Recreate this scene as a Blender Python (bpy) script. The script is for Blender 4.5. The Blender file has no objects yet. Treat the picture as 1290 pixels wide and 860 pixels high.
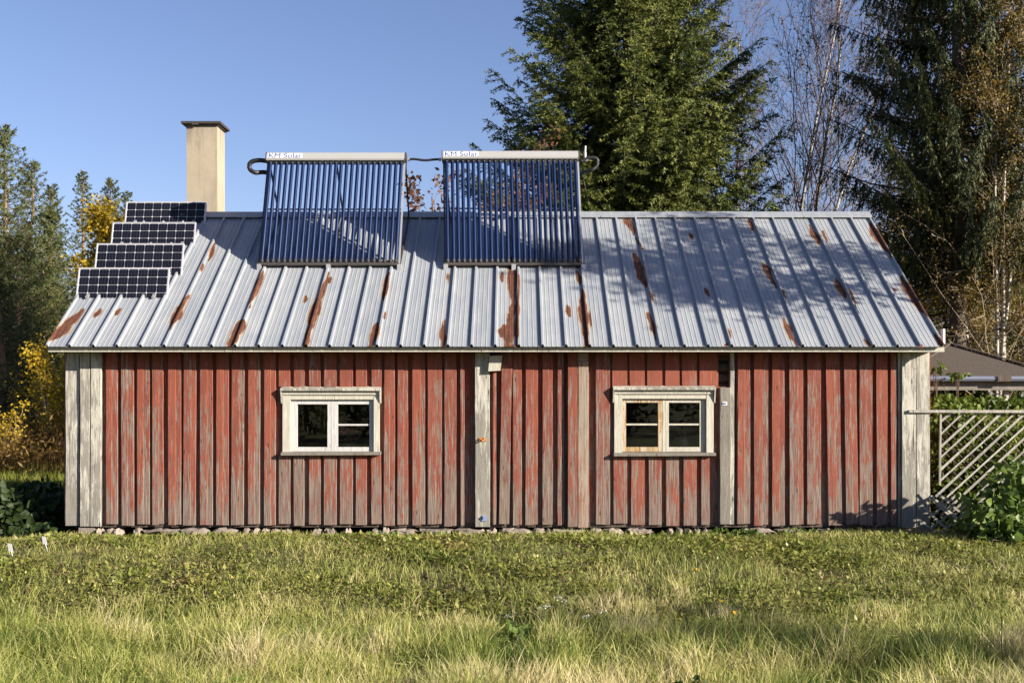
import bpy, math, random
import numpy as np
from math import sin, cos, pi, radians, tan, atan2, sqrt
rng = np.random.default_rng(7)
random.seed(7)
scene = bpy.context.scene
COL = scene.collection

# ------------------------------------------------------------------ camera frame
F = 1400.0; CX = 648.0; HY = 490.0; CH = 1.7; CY = -14.0
def W(px, py, y):
    """photo pixel (1290x860) at world depth y -> world point"""
    d = y - CY
    return np.array([(px - CX) / F * d, y, CH + (HY - py) / F * d])
def WX(px, y): return (px - CX) / F * (y - CY)
def WZ(py, y): return CH + (HY - py) / F * (y - CY)

AZ = 61.5; EL = 20.5
SUN = np.array([cos(radians(EL)) * sin(radians(AZ)), -cos(radians(EL)) * cos(radians(AZ)), sin(radians(EL))])

# ------------------------------------------------------------------ noise (numpy)
class VN:
    def __init__(s, seed): s.g = np.random.default_rng(seed).random((256, 256))
    def __call__(s, x, y):
        x = np.asarray(x, float); y = np.asarray(y, float)
        xi = np.floor(x).astype(int); yi = np.floor(y).astype(int)
        fx = x - xi; fy = y - yi
        fx = fx * fx * (3 - 2 * fx); fy = fy * fy * (3 - 2 * fy)
        g = s.g
        a = g[xi % 256, yi % 256]; b = g[(xi + 1) % 256, yi % 256]
        c = g[xi % 256, (yi + 1) % 256]; d = g[(xi + 1) % 256, (yi + 1) % 256]
        return (a * (1 - fx) + b * fx) * (1 - fy) + (c * (1 - fx) + d * fx) * fy
    def fbm(s, x, y, o=3):
        t = 0; a = .5; n = 0
        for k in range(o):
            t = t + a * s(x * 2 ** k + 17.3 * k, y * 2 ** k + 5.1 * k); n += a; a *= .5
        return t / n
vn = VN(3); vn2 = VN(11); vn3 = VN(23)

# ------------------------------------------------------------------ mesh builder
class MB:
    def __init__(s):
        s.v = []; s.q = []; s.t = []; s.n = 0; s.r = []; s.qm = []; s.tm = []
    def add(s, v, quads=None, tris=None, rnd=0.5, mat=0):
        v = np.asarray(v, float).reshape(-1, 3)
        if quads is not None and len(quads):
            q = np.asarray(quads, int).reshape(-1, 4) + s.n; s.q.append(q); s.qm.append(np.full(len(q), mat))
        if tris is not None and len(tris):
            t = np.asarray(tris, int).reshape(-1, 3) + s.n; s.t.append(t); s.tm.append(np.full(len(t), mat))
        s.v.append(v)
        s.r.append(np.broadcast_to(np.asarray(rnd, float), (len(v),)).copy())
        s.n += len(v)
    def box(s, x0, x1, y0, y1, z0, z1, rnd=.5, mat=0):
        v = [(x0,y0,z0),(x1,y0,z0),(x1,y1,z0),(x0,y1,z0),(x0,y0,z1),(x1,y0,z1),(x1,y1,z1),(x0,y1,z1)]
        s.hexa(v, rnd, mat)
    def hexa(s, v, rnd=.5, mat=0):
        s.add(v, [(0,3,2,1),(4,5,6,7),(0,1,5,4),(1,2,6,5),(2,3,7,6),(3,0,4,7)], None, rnd, mat)
    def bar(s, a, b, w, h, up=(0,0,1), rnd=.5, mat=0):
        """rectangular bar from a to b, w across, h along 'up'"""
        a = np.array(a, float); b = np.array(b, float); d = b - a; d /= np.linalg.norm(d)
        up = np.array(up, float); sd = np.cross(d, up); sd /= np.linalg.norm(sd); u = np.cross(sd, d)
        sd *= w / 2; u *= h / 2
        v = [a-sd-u, a+sd-u, b+sd-u, b-sd-u, a-sd+u, a+sd+u, b+sd+u, b-sd+u]
        s.hexa(v, rnd, mat)
    def tube(s, pts, rad, sides=6, rnd=.5, mat=0, cap=True):
        P = np.asarray(pts, float); n = len(P)
        R = np.broadcast_to(np.asarray(rad, float), (n,))
        T = np.empty_like(P); T[1:-1] = P[2:] - P[:-2]; T[0] = P[1] - P[0]; T[-1] = P[-1] - P[-2]
        T /= np.linalg.norm(T, axis=1)[:, None] + 1e-9
        ref = np.array([0, 0, 1.]) if abs(T[:, 2]).mean() < .8 else np.array([1., 0, 0])
        A = np.cross(T, ref); A /= np.linalg.norm(A, axis=1)[:, None] + 1e-9
        B = np.cross(T, A)
        an = np.arange(sides) * 2 * pi / sides
        V = P[:, None] + R[:, None, None] * (A[:, None] * np.cos(an)[None, :, None] + B[:, None] * np.sin(an)[None, :, None])
        i = np.arange(n - 1)[:, None] * sides; j = np.arange(sides)[None]; j2 = (j + 1) % sides
        q = np.stack([i + j, i + j2, i + sides + j2, i + sides + j], -1).reshape(-1, 4)
        tr = []
        if cap:
            for k in range(1, sides - 1):
                tr.append((0, k, k + 1)); o = (n - 1) * sides; tr.append((o, o + k + 1, o + k))
        s.add(V.reshape(-1, 3), q, tr, rnd, mat)
    def rhomb(s, P, D, S, L, Wd, rnd, mat=0, mid=.45):
        """leaf or needle blades, vectorised"""
        P = np.asarray(P); n = len(P)
        L = np.broadcast_to(L, (n,))[:, None]; Wd = np.broadcast_to(Wd, (n,))[:, None]
        V = np.stack([P, P + D * L * mid + S * Wd / 2, P + D * L, P + D * L * mid - S * Wd / 2], 1).reshape(-1, 3)
        q = np.arange(n * 4).reshape(-1, 4)
        s.add(V, q, None, np.repeat(np.broadcast_to(rnd, (n,)), 4), mat)
    def build(s, name, mats, parent=None, origin=(0, 0, 0), smooth=False):
        me = bpy.data.meshes.new(name)
        V = np.concatenate(s.v) - np.array(origin, float)
        Q = np.concatenate(s.q) if s.q else np.zeros((0, 4), int)
        T = np.concatenate(s.t) if s.t else np.zeros((0, 3), int)
        me.vertices.add(len(V)); me.vertices.foreach_set('co', V.astype(np.float32).ravel())
        nl = Q.size + T.size
        me.loops.add(nl); me.loops.foreach_set('vertex_index', np.concatenate([Q.ravel(), T.ravel()]).astype(np.int32))
        me.polygons.add(len(Q) + len(T))
        ls = np.concatenate([np.arange(len(Q)) * 4, Q.size + np.arange(len(T)) * 3]).astype(np.int32)
        me.polygons.foreach_set('loop_start', ls)
        mi = np.concatenate((s.qm or []) + (s.tm or [])).astype(np.int32)
        me.polygons.foreach_set('material_index', mi)
        me.polygons.foreach_set('use_smooth', np.full(len(mi), bool(smooth)))
        me.update(calc_edges=True)
        at = me.attributes.new('rnd', 'FLOAT', 'POINT'); at.data.foreach_set('value', np.concatenate(s.r).astype(np.float32))
        for m in (mats if isinstance(mats, (list, tuple)) else [mats]): me.materials.append(m)
        o = bpy.data.objects.new(name, me); COL.objects.link(o)
        if parent is not None:
            o.parent = parent
            o.location = np.array(origin, float) - world_loc(parent)
        else:
            o.location = origin
        return o
def world_loc(o):
    p = np.array(o.location, float)
    while o.parent: o = o.parent; p = p + np.array(o.location, float)
    return p
def tag(o, label=None, cat=None, group=None, kind=None):
    if label: o['label'] = label
    if cat: o['category'] = cat
    if group: o['group'] = group
    if kind: o['kind'] = kind
    return o
def thing(name, loc, label, cat, group=None):
    o = bpy.data.objects.new(name, None); COL.objects.link(o); o.location = loc
    o.empty_display_size = .2
    return tag(o, label, cat, group)
def nrm(v):
    v = np.asarray(v, float); return v / (np.linalg.norm(v, axis=-1, keepdims=True) + 1e-9)

# ------------------------------------------------------------------ material mini language
class NT:
    def __init__(s, name):
        s.m = bpy.data.materials.new(name); s.m.use_nodes = True; s.t = s.m.node_tree; s.t.nodes.clear()
        s.out = s.t.nodes.new('ShaderNodeOutputMaterial')
        s._o = None
    def n(s, typ, ins=None, out=0, **kw):
        nd = s.t.nodes.new(typ)
        for k, v in kw.items(): setattr(nd, k, v)
        for k, v in (ins or {}).items():
            sk = nd.inputs[k]
            if hasattr(v, 'is_output'): s.t.links.new(v, sk)
            else:
                if isinstance(v, (tuple, list)) and len(v) == 3 and sk.type == 'RGBA': v = (*v, 1)
                sk.default_value = v
        return nd.outputs[out]
    def obj(s): return s.n('ShaderNodeTexCoord', out=3)
    def rnd(s): return s.n('ShaderNodeAttribute', attribute_name='rnd', out=2)
    def attr(s, nm): return s.n('ShaderNodeAttribute', attribute_name=nm, out=2)
    def math(s, op, a, b=0.0, clamp=False): return s.n('ShaderNodeMath', {0: a, 1: b}, operation=op, use_clamp=clamp)
    def sep(s, v, i): return s.n('ShaderNodeSeparateXYZ', {0: v}, out=i)
    def comb(s, x, y, z): return s.n('ShaderNodeCombineXYZ', {0: x, 1: y, 2: z})
    def map(s, v, scale=(1, 1, 1)): return s.n('ShaderNodeMapping', {0: v, 3: scale})
    def noise(s, v, scale=5, detail=4, rough=.55, dist=0): return s.n('ShaderNodeTexNoise', {'Vector': v, 'Scale': scale, 'Detail': detail, 'Roughness': rough, 'Distortion': dist})
    def ramp(s, f, stops, interp='LINEAR'):
        nd = s.t.nodes.new('ShaderNodeValToRGB'); nd.color_ramp.interpolation = interp
        el = nd.color_ramp.elements
        while len(el) < len(stops): el.new(.5)
        for e, (p, c) in zip(el, stops):
            e.position = p; e.color = (*c, 1) if isinstance(c, (tuple, list)) else (c, c, c, 1)
        s.t.links.new(f, nd.inputs[0]); return nd.outputs[0]
    def mix(s, f, a, b, blend='MIX'):
        nd = s.t.nodes.new('ShaderNodeMix'); nd.data_type = 'RGBA'; nd.blend_type = blend
        for sk, v in ((nd.inputs[0], f), (nd.inputs[6], a), (nd.inputs[7], b)):
            if hasattr(v, 'is_output'): s.t.links.new(v, sk)
            else: sk.default_value = (*v, 1) if isinstance(v, (tuple, list)) and len(v) == 3 else v
        return nd.outputs[2]
    def bump(s, h, st=.3, d=.01): return s.n('ShaderNodeBump', {'Height': h, 'Strength': st, 'Distance': d})
    def bsdf(s, **k):
        ins = {kk.replace('_', ' '): v for kk, v in k.items()}
        return s.n('ShaderNodeBsdfPrincipled', ins)
    def done(s, sh): s.t.links.new(sh, s.out.inputs[0]); return s.m

K = .70   # overall reflectance level of weathered outdoor surfaces
def sc_(c, k=K): return tuple(x * k for x in c)
def wood_mat(name, paint, paint2, wood1, wood2, bias, grad, crack=.35):
    paint, paint2, wood1, wood2 = sc_(paint), sc_(paint2), sc_(wood1), sc_(wood2)
    t = NT(name); o = t.obj(); r = t.rnd()
    x, y, z = (t.sep(o, i) for i in range(3))
    v = t.comb(t.math('ADD', x, t.math('MULTIPLY', r, 13.7)), y, t.math('ADD', z, t.math('MULTIPLY', r, 5.3)))
    grain = t.noise(t.map(v, (60, 60, 2.2)), 1.6, 6, .65, .4)
    patch = t.noise(t.map(v, (9, 9, 1.6)), 2.0, 8, .72, .3)
    blot = t.noise(t.map(v, (2.0, 2.0, .8)), 1.0, 3, .5)
    g = t.math('ADD', t.math('MULTIPLY', t.math('SUBTRACT', 1.1, z), grad), t.math('MULTIPLY', t.math('MAXIMUM', t.math('SUBTRACT', .5, z), 0.0), grad * 1.2))
    s = t.math('ADD', t.math('MULTIPLY', t.math('SUBTRACT', patch, .5), 1.7), t.math('MULTIPLY', t.math('SUBTRACT', grain, .5), 1.5))
    s = t.math('ADD', s, t.math('MULTIPLY', t.math('SUBTRACT', blot, .5), .8))
    s = t.math('ADD', s, t.math('ADD', g, t.math('MULTIPLY', t.math('SUBTRACT', r, .5), .22)))
    m = t.ramp(t.math('ADD', s, .5 + bias), [(.46, 0.0), (.62, 1.0)])
    pc = t.mix(t.ramp(t.math('ADD', t.math('MULTIPLY', t.noise(t.map(v, (3, 3, 1)), 1.6, 6, .7), .8), t.math('MULTIPLY', r, .3)), [(.35, 0.0), (.75, 1.0)]), paint, paint2)
    pc = t.mix(t.math('MULTIPLY', t.ramp(t.noise(t.map(v, (40, 40, 3)), 1.1, 5, .7), [(.55, 0.0), (.68, 1.0)]), .45), pc, tuple(min(1, c_ * 1.5 + .05) for c_ in paint))
    pc = t.mix(t.math('MULTIPLY', t.ramp(grain, [(.35, 1.0), (.5, 0.0)]), .45), pc, tuple(c * .5 for c in paint))
    wc = t.ramp(grain, [(.3, wood1), (.5, tuple((a + b) / 2 for a, b in zip(wood1, wood2))), (.68, wood2)])
    wc = t.mix(t.math('MULTIPLY', t.noise(t.map(v, (30, 30, 1.)), 1.2, 3), .7), wc, tuple((a * .6 + p * .35) for a, p in zip(wood1, paint)))
    c = t.mix(m, pc, wc)
    knot = t.n('ShaderNodeTexVoronoi', {'Vector': t.map(v, (9, 9, 2.6)), 'Scale': 1.0}, out=0)
    c = t.mix(t.math('MULTIPLY', t.ramp(knot, [(.05, 1.0), (.11, 0.0)]), .7), c, tuple(a * .35 for a in wood1))
    ck = t.ramp(t.noise(t.map(v, (34, 34, .55)), 1.5, 4, .6, .2), [(.30, 1.0), (.36, 0.0)])
    c = t.mix(t.math('MULTIPLY', ck, crack), c, (.03, .025, .02))
    h = t.math('SUBTRACT', grain, t.math('ADD', t.math('MULTIPLY', m, .35), t.math('MULTIPLY', ck, .8)))
    return t.done(t.bsdf(Base_Color=c, Roughness=.82, Normal=t.bump(h, .6, .006), Specular_IOR_Level=.25))
M = {}
M['red'] = wood_mat('falu_red_boards', (.335, .100, .062), (.225, .068, .048), (.09, .074, .064), (.45, .385, .32), -.02, .17)
M['white'] = wood_mat('peeling_white_paint', (.70, .68, .60), (.56, .54, .46), (.11, .10, .085), (.44, .415, .36), .06, .10, .9)
M['cream'] = wood_mat('cream_window_paint', (.66, .635, .54), (.56, .54, .45), (.20, .18, .15), (.42, .38, .31), -.22, .08, .5)
M['sash'] = wood_mat('white_sash_paint', (.70, .70, .69), (.62, .62, .61), (.25, .22, .18), (.45, .38, .32), -.26, .10, .4)
M['ochre'] = wood_mat('worn_ochre_paint', (.50, .30, .09), (.45, .26, .08), (.55, .51, .42), (.66, .63, .54), .02, .0, .3)
M['grey'] = wood_mat('bare_grey_wood', (.33, .30, .26), (.27, .25, .215), (.14, .125, .11), (.38, .35, .30), .05, 0)
M['whitebare'] = wood_mat('weathered_bare_board', (.30, .10, .06), (.5, .45, .36), (.30, .265, .21), (.52, .47, .38), .12, .02)
M['dark_and_shaded_wood'] = wood_mat('dark_brown_and_shaded_wood', (.12, .09, .07), (.10, .08, .06), (.10, .085, .07), (.20, .17, .14), 0, 0)  # dark wood, and shade painted onto the rear laths

def plain(name, col, rough=.6, metal=0., spec=.5, var=.15, scale=8, bump=0, **k):
    col = sc_(col, .78)
    t = NT(name); o = t.obj(); r = t.rnd()
    nz = t.noise(o, scale, 5, .6)
    f = t.math('ADD', t.math('MULTIPLY', nz, 1.0), t.math('MULTIPLY', t.math('SUBTRACT', r, .5), .6))
    c = t.mix(f, tuple(x * (1 - var) for x in col), tuple(min(1, x * (1 + var)) for x in col))
    kw = dict(Base_Color=c, Roughness=rough, Metallic=metal, Specular_IOR_Level=spec, **k)
    if bump: kw['Normal'] = t.bump(nz, bump, .02)
    return t.done(t.bsdf(**kw))
M['alu'] = plain('brushed_aluminium', (.62, .62, .63), .42, .6, var=.06)
M['alubright'] = plain('anodised_frame', (.72, .72, .74), .35, .4, var=.05)
M['headerpaint'] = plain('grey_manifold_casing', (.50, .50, .49), .4, .2, var=.06, scale=3)
M['black'] = plain('black_rubber', (.016, .016, .018), .55, var=.3)
M['darkmetal'] = plain('dark_sheet_metal', (.10, .085, .075), .55, .5, var=.3)
M['pipe'] = plain('grey_pipe', (.55, .55, .56), .35, .5)
t = NT('cream_lime_render'); o = t.obj(); z = t.sep(o, 2)
n1 = t.noise(o, 3.2, 6, .65); n2 = t.noise(t.map(o, (7, 7, .8)), 1.4, 5, .65)
c = t.mix(n1, (.27, .23, .165), (.39, .335, .25))
c = t.mix(t.ramp(n2, [(.5, 0.0), (.72, .55)]), c, (.17, .145, .11))
soot = t.math('MULTIPLY', t.math('ADD', t.math('MULTIPLY', t.math('SUBTRACT', z, 5.45), 1.6), t.math('MULTIPLY', t.math('SUBTRACT', n2, .45), 2.0)), .9, True)
c = t.mix(t.math('MULTIPLY', t.ramp(soot, [(0.0, 0.0), (1.0, 1.0)]), .55), c, (.09, .08, .07))
ck = t.ramp(t.n('ShaderNodeTexVoronoi', {'Vector': t.mix(.08, o, t.noise(o, 5, 3)), 'Scale': 3.2}, feature='DISTANCE_TO_EDGE', out=0), [(.004, 1.0), (.012, 0.0)])
c = t.mix(t.math('MULTIPLY', ck, .0), c, (.12, .10, .08))
M['render'] = t.done(t.bsdf(Base_Color=c, Roughness=.95, Normal=t.bump(n1, .35, .02)))
M['stone'] = plain('granite_footing', (.27, .225, .19), .95, var=.5, scale=14, bump=.6)
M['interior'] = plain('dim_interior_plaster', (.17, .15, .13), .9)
M['label'] = plain('white_sticker', (.8, .8, .8), .5, var=.02)
M['letter'] = plain('blue_lettering', (.03, .09, .36), .5, var=.02)
M['cell'] = plain('silicon_cells', (.006, .007, .016), .45, spec=.25, var=.3, scale=3)
M['backsheet'] = plain('white_backsheet', (.62, .64, .68), .4, var=.03)
M['shingle'] = plain('brown_felt_roofing', (.085, .066, .05), .9, var=.5, scale=25, bump=.4)
M['gutter'] = plain('blue_grey_gutter', (.16, .18, .25), .4, var=.1)
M['lattice'] = wood_mat('weathered_lath', (.55, .53, .47), (.45, .43, .38), (.25, .235, .20), (.42, .40, .35), .0, 0, .2)
M['petal_pink'] = plain('pink_petals', (.70, .16, .28), .7)
M['petal_white'] = plain('white_petals', (.8, .8, .76), .7)
M['petal_yellow'] = plain('yellow_petals', (.75, .50, .03), .7)
M['plastic'] = plain('white_plastic', (.75, .75, .78), .5)
M['pot'] = plain('pale_flower_pot', (.35, .36, .30), .7)
M['insul'] = plain('rusty_hook', (.45, .18, .05), .7, var=.3)
M['blueish'] = plain('blue_enamel', (.22, .32, .50), .5)
M['needle_trunk'] = plain('spruce_bark', (.13, .105, .085), .95, var=.4, scale=18, bump=.8)
M['pinebark'] = plain('pine_bark', (.24, .15, .09), .95, var=.35, scale=14, bump=.6)
M['twig'] = plain('brown_twigs', (.16, .10, .075), .9, var=.25)
M['birchtwig'] = plain('purple_brown_birch_twigs', (.20, .14, .125), .8, var=.25)
M['paleb'] = plain('pale_bare_twigs', (.34, .27, .19), .85, var=.25)

t = NT('tube_glass')
M['tube'] = t.done(t.bsdf(Base_Color=(.003, .013, .058), Roughness=.22, Specular_IOR_Level=.28))
t = NT('birch_bark'); o = t.obj()
nz = t.noise(t.map(o, (3, 3, 14)), 1.3, 5, .7)
M['birch'] = t.done(t.bsdf(Base_Color=t.ramp(nz, [(.38, (.05, .04, .032)), (.47, (.38, .35, .30)), (.8, (.50, .47, .42))]), Roughness=.8))
t = NT('rust_iron'); o = t.obj()
M['rust'] = t.done(t.bsdf(Base_Color=t.ramp(t.noise(o, 9, 6, .7), [(.35, (.07, .022, .010)), (.6, (.20, .065, .022)), (.8, (.36, .15, .05))]), Roughness=.85))
t = NT('glass_pane')
gl = t.n('ShaderNodeBsdfGlossy', {'Roughness': .01, 'Color': (1, 1, 1, 1)})
tr = t.n('ShaderNodeBsdfTransparent', {'Color': (.82, .85, .84, 1)})
fr = t.n('ShaderNodeFresnel', {'IOR': 1.75})
M['glass'] = t.done(t.n('ShaderNodeMixShader', {0: fr, 1: tr, 2: gl}))

def leafmat(name, stops, trans=.3, rough=.55, spec=.3, var=.25, k=.72):
    stops = [(p, sc_(c, k)) for p, c in stops]
    t = NT(name); r = t.rnd(); o = t.obj()
    c = t.ramp(r, stops)
    nz = t.noise(o, 1.2, 3, .6)
    c = t.mix(t.math('MULTIPLY', nz, var * 2), c, tuple(x * .55 for x in stops[0][1]))
    p = t.bsdf(Base_Color=c, Roughness=rough, Specular_IOR_Level=spec)
    tl = t.n('ShaderNodeBsdfTranslucent', {'Color': c})
    return t.done(t.n('ShaderNodeMixShader', {0: trans, 1: p, 2: tl}))
M['spruce'] = leafmat('spruce_needles', [(0, (.034, .054, .014)), (.45, (.092, .118, .025)), (1, (.22, .23, .05))], .32, k=1.15)
M['spruce2'] = leafmat('dark_spruce_needles', [(0, (.026, .042, .014)), (.5, (.056, .074, .020)), (1, (.14, .15, .034))], .2, k=.8)
M['pine'] = leafmat('pine_needles', [(0, (.052, .075, .024)), (.5, (.115, .142, .042)), (1, (.20, .22, .06))], .25, k=.72)
M['yellow'] = leafmat('yellow_birch_leaves', [(0, (.20, .15, .015)), (.5, (.48, .33, .02)), (1, (.68, .50, .04))], .4, k=1.1)
M['goldbrown'] = leafmat('golden_brown_leaves', [(0, (.14, .085, .018)), (.5, (.33, .23, .035)), (1, (.50, .38, .08))], .35)
M['brownleaf'] = leafmat('russet_leaves', [(0, (.12, .05, .03)), (.5, (.25, .11, .05)), (1, (.36, .20, .10))], .3)
M['hop'] = leafmat('hop_leaves', [(0, (.075, .13, .018)), (.5, (.17, .23, .035)), (.85, (.32, .36, .06)), (1, (.45, .40, .05))], .4, .5, k=1.0)
M['bushleaf'] = leafmat('broad_green_leaves', [(0, (.05, .10, .02)), (.5, (.11, .18, .035)), (1, (.25, .33, .08))], .35, .45, k=1.0)
M['darkbush'] = leafmat('dark_green_leaves', [(0, (.03, .055, .015)), (.6, (.07, .11, .025)), (1, (.12, .15, .04))], .3)
M['scrub'] = leafmat('autumn_scrub', [(0, (.12, .07, .02)), (.35, (.26, .15, .035)), (.7, (.38, .22, .05)), (1, (.40, .32, .07))], .35)
M['fieldgrass'] = leafmat('field_grass', [(0, (.12, .16, .02)), (.5, (.26, .28, .04)), (1, (.42, .40, .09))], .4)
M['grass'] = leafmat('meadow_grass', [(0, (.05, .10, .016)), (.22, (.13, .19, .032)), (.5, (.36, .38, .09)), (.78, (.58, .54, .20)), (1, (.68, .58, .33))], .38, .5, .3, .12, k=.95)
M['cover'] = leafmat('ground_cover_leaves', [(0, (.05, .085, .016)), (.3, (.12, .17, .026)), (.62, (.27, .30, .055)), (.85, (.44, .41, .12)), (1, (.34, .22, .10))], .35, .45, .4, .12, k=.82)
M['paleleaf'] = leafmat('pale_dry_leaves', [(0, (.40, .36, .20)), (1, (.62, .58, .38))], .3)
M['litter'] = leafmat('dry_litter', [(0, (.10, .06, .035)), (.5, (.20, .13, .07)), (1, (.38, .28, .16))], .15)
t = NT('soil_ground'); o = t.obj()
n1 = t.noise(o, 6, 7, .65); n2 = t.noise(o, .35, 4, .55)
c = t.ramp(n1, [(.3, (.035, .035, .015)), (.5, (.075, .075, .025)), (.7, (.13, .11, .045))])
c = t.mix(t.ramp(n2, [(.35, 0.0), (.65, 1.0)]), c, t.mix(.6, c, (.13, .15, .03)))
M['soil'] = t.done(t.bsdf(Base_Color=c, Roughness=.95, Normal=t.bump(n1, .8, .05)))
# ------------------------------------------------------------------ setting: ground
def sstep(a, b, x):
    t_ = np.clip((x - a) / (b - a), 0, 1); return t_ * t_ * (3 - 2 * t_)
def gz(x, y):
    x = np.asarray(x, float); y = np.asarray(y, float)
    wallz = -.13 * sstep(-1.1, -.25, y) * sstep(1.2, .3, y) * sstep(-6.2, -5.6, x) * sstep(4.6, 2.5, x)
    edge = -1.6 + .5 * (vn(x * .35 + 40, y * 0 + 3) - .5)
    z = wallz - .06 - .36 * sstep(edge, -4.6, y)
    z = z - .16 * sstep(-4.9, -7.2, x) * sstep(-3.5, -.5, y) - .05 * sstep(4.6, 6, x) - .10 * sstep(4.0, 9, y)
    near = sstep(60, 15, np.hypot(x, y))
    z = z + near * (.07 * (vn.fbm(x * .8, y * .8) - .5) + .05 * (vn2(x * 2.6, y * 2.6) - .5))
    return z
def ground():
    def ax(a, b, st, far):
        core = np.arange(a, b, st); g1 = []; v = b; s = st
        while v < far: g1.append(v); s *= 1.22; v += s
        g1.append(far); g0 = []; v = a - st; s = st
        while v > -far: g0.append(v); s *= 1.22; v -= s
        g0.append(-far)
        return np.concatenate([g0[::-1], core, g1])
    X = ax(-9, 9, .12, 1500); Y = ax(-9, 3, .12, 1500)
    gx, gy = np.meshgrid(X, Y, indexing='ij'); V = np.stack([gx, gy, gz(gx, gy)], -1).reshape(-1, 3)
    nx, ny = len(X), len(Y); i, j = np.meshgrid(np.arange(nx - 1), np.arange(ny - 1), indexing='ij')
    a = (i * ny + j).ravel(); m = MB(); m.add(V, np.stack([a, a + ny, a + ny + 1, a + 1], -1))
    o_ = m.build('ground', M['soil'], smooth=True); tag(o_, kind='structure'); o_['label'] = 'grassy ground around the house'
ground()

# ------------------------------------------------------------------ house geometry
XL, XR = WX(81, 0), WX(1172, 0)           # wall outer edges (corner boards)
YE, ZE = -.38, WZ(436.5, -.38)              # eave edge of the roof sheets
YR = 2.57; ZR = WZ(271, YR)             # ridge
SL = (ZR - ZE) / (YR - YE)
YB = 2 * YR                               # back wall
XE0, XE1 = WX(58, YE), WX(1190, YE)
def roofz(y): return ZE + SL * (y - YE)
RN = nrm([0, -SL, 1]); RT = nrm([0, 1, SL])
ZT = ZE - .02                              # wall top
house = thing('wooden_house', (0, 0, 0), 'low red board house with worn white corners and rusty metal roof', 'house')

def plank(m, xa0, xa1, z0, z1, yf, yb, skew=0, jit=.002, seg=7, rnd=None, mat=0, taper=0):
    r = rng.random() if rnd is None else rnd
    zs = np.linspace(z0, z1, seg + 1)
    off = np.cumsum(rng.normal(0, jit, seg + 1)) * .6; yo = rng.normal(0, .0012, seg + 1)
    V = []
    for k, z in enumerate(zs):
        f = k / seg; dx = off[k] + skew * (1 - f); e = rng.normal(0, jit * .5, 2)
        c = .004
        xa, xb = xa0 + dx + e[0] + taper * (1 - f), xa1 + dx + e[1]
        zz = z + (rng.normal(0, .004) if k in (0,) else 0)
        V += [(xa, yb, zz), (xa, yf + c + yo[k], zz), (xa + c, yf + yo[k], zz), (xb - c, yf + yo[k], zz), (xb, yf + c + yo[k], zz), (xb, yb, zz)]
    q = []
    for k in range(seg):
        for a in range(5):
            i = k * 6 + a; q.append((i, i + 1, i + 7, i + 6))
        i = k * 6; q.append((i + 5, i, i + 6, i + 11))
    n_ = seg * 6
    q += [(0, 5, 4, 1), (1, 4, 3, 2), (n_, n_ + 1, n_ + 4, n_ + 5), (n_ + 1, n_ + 2, n_ + 3, n_ + 4)]
    m.add(V, q, None, r, mat)

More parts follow.
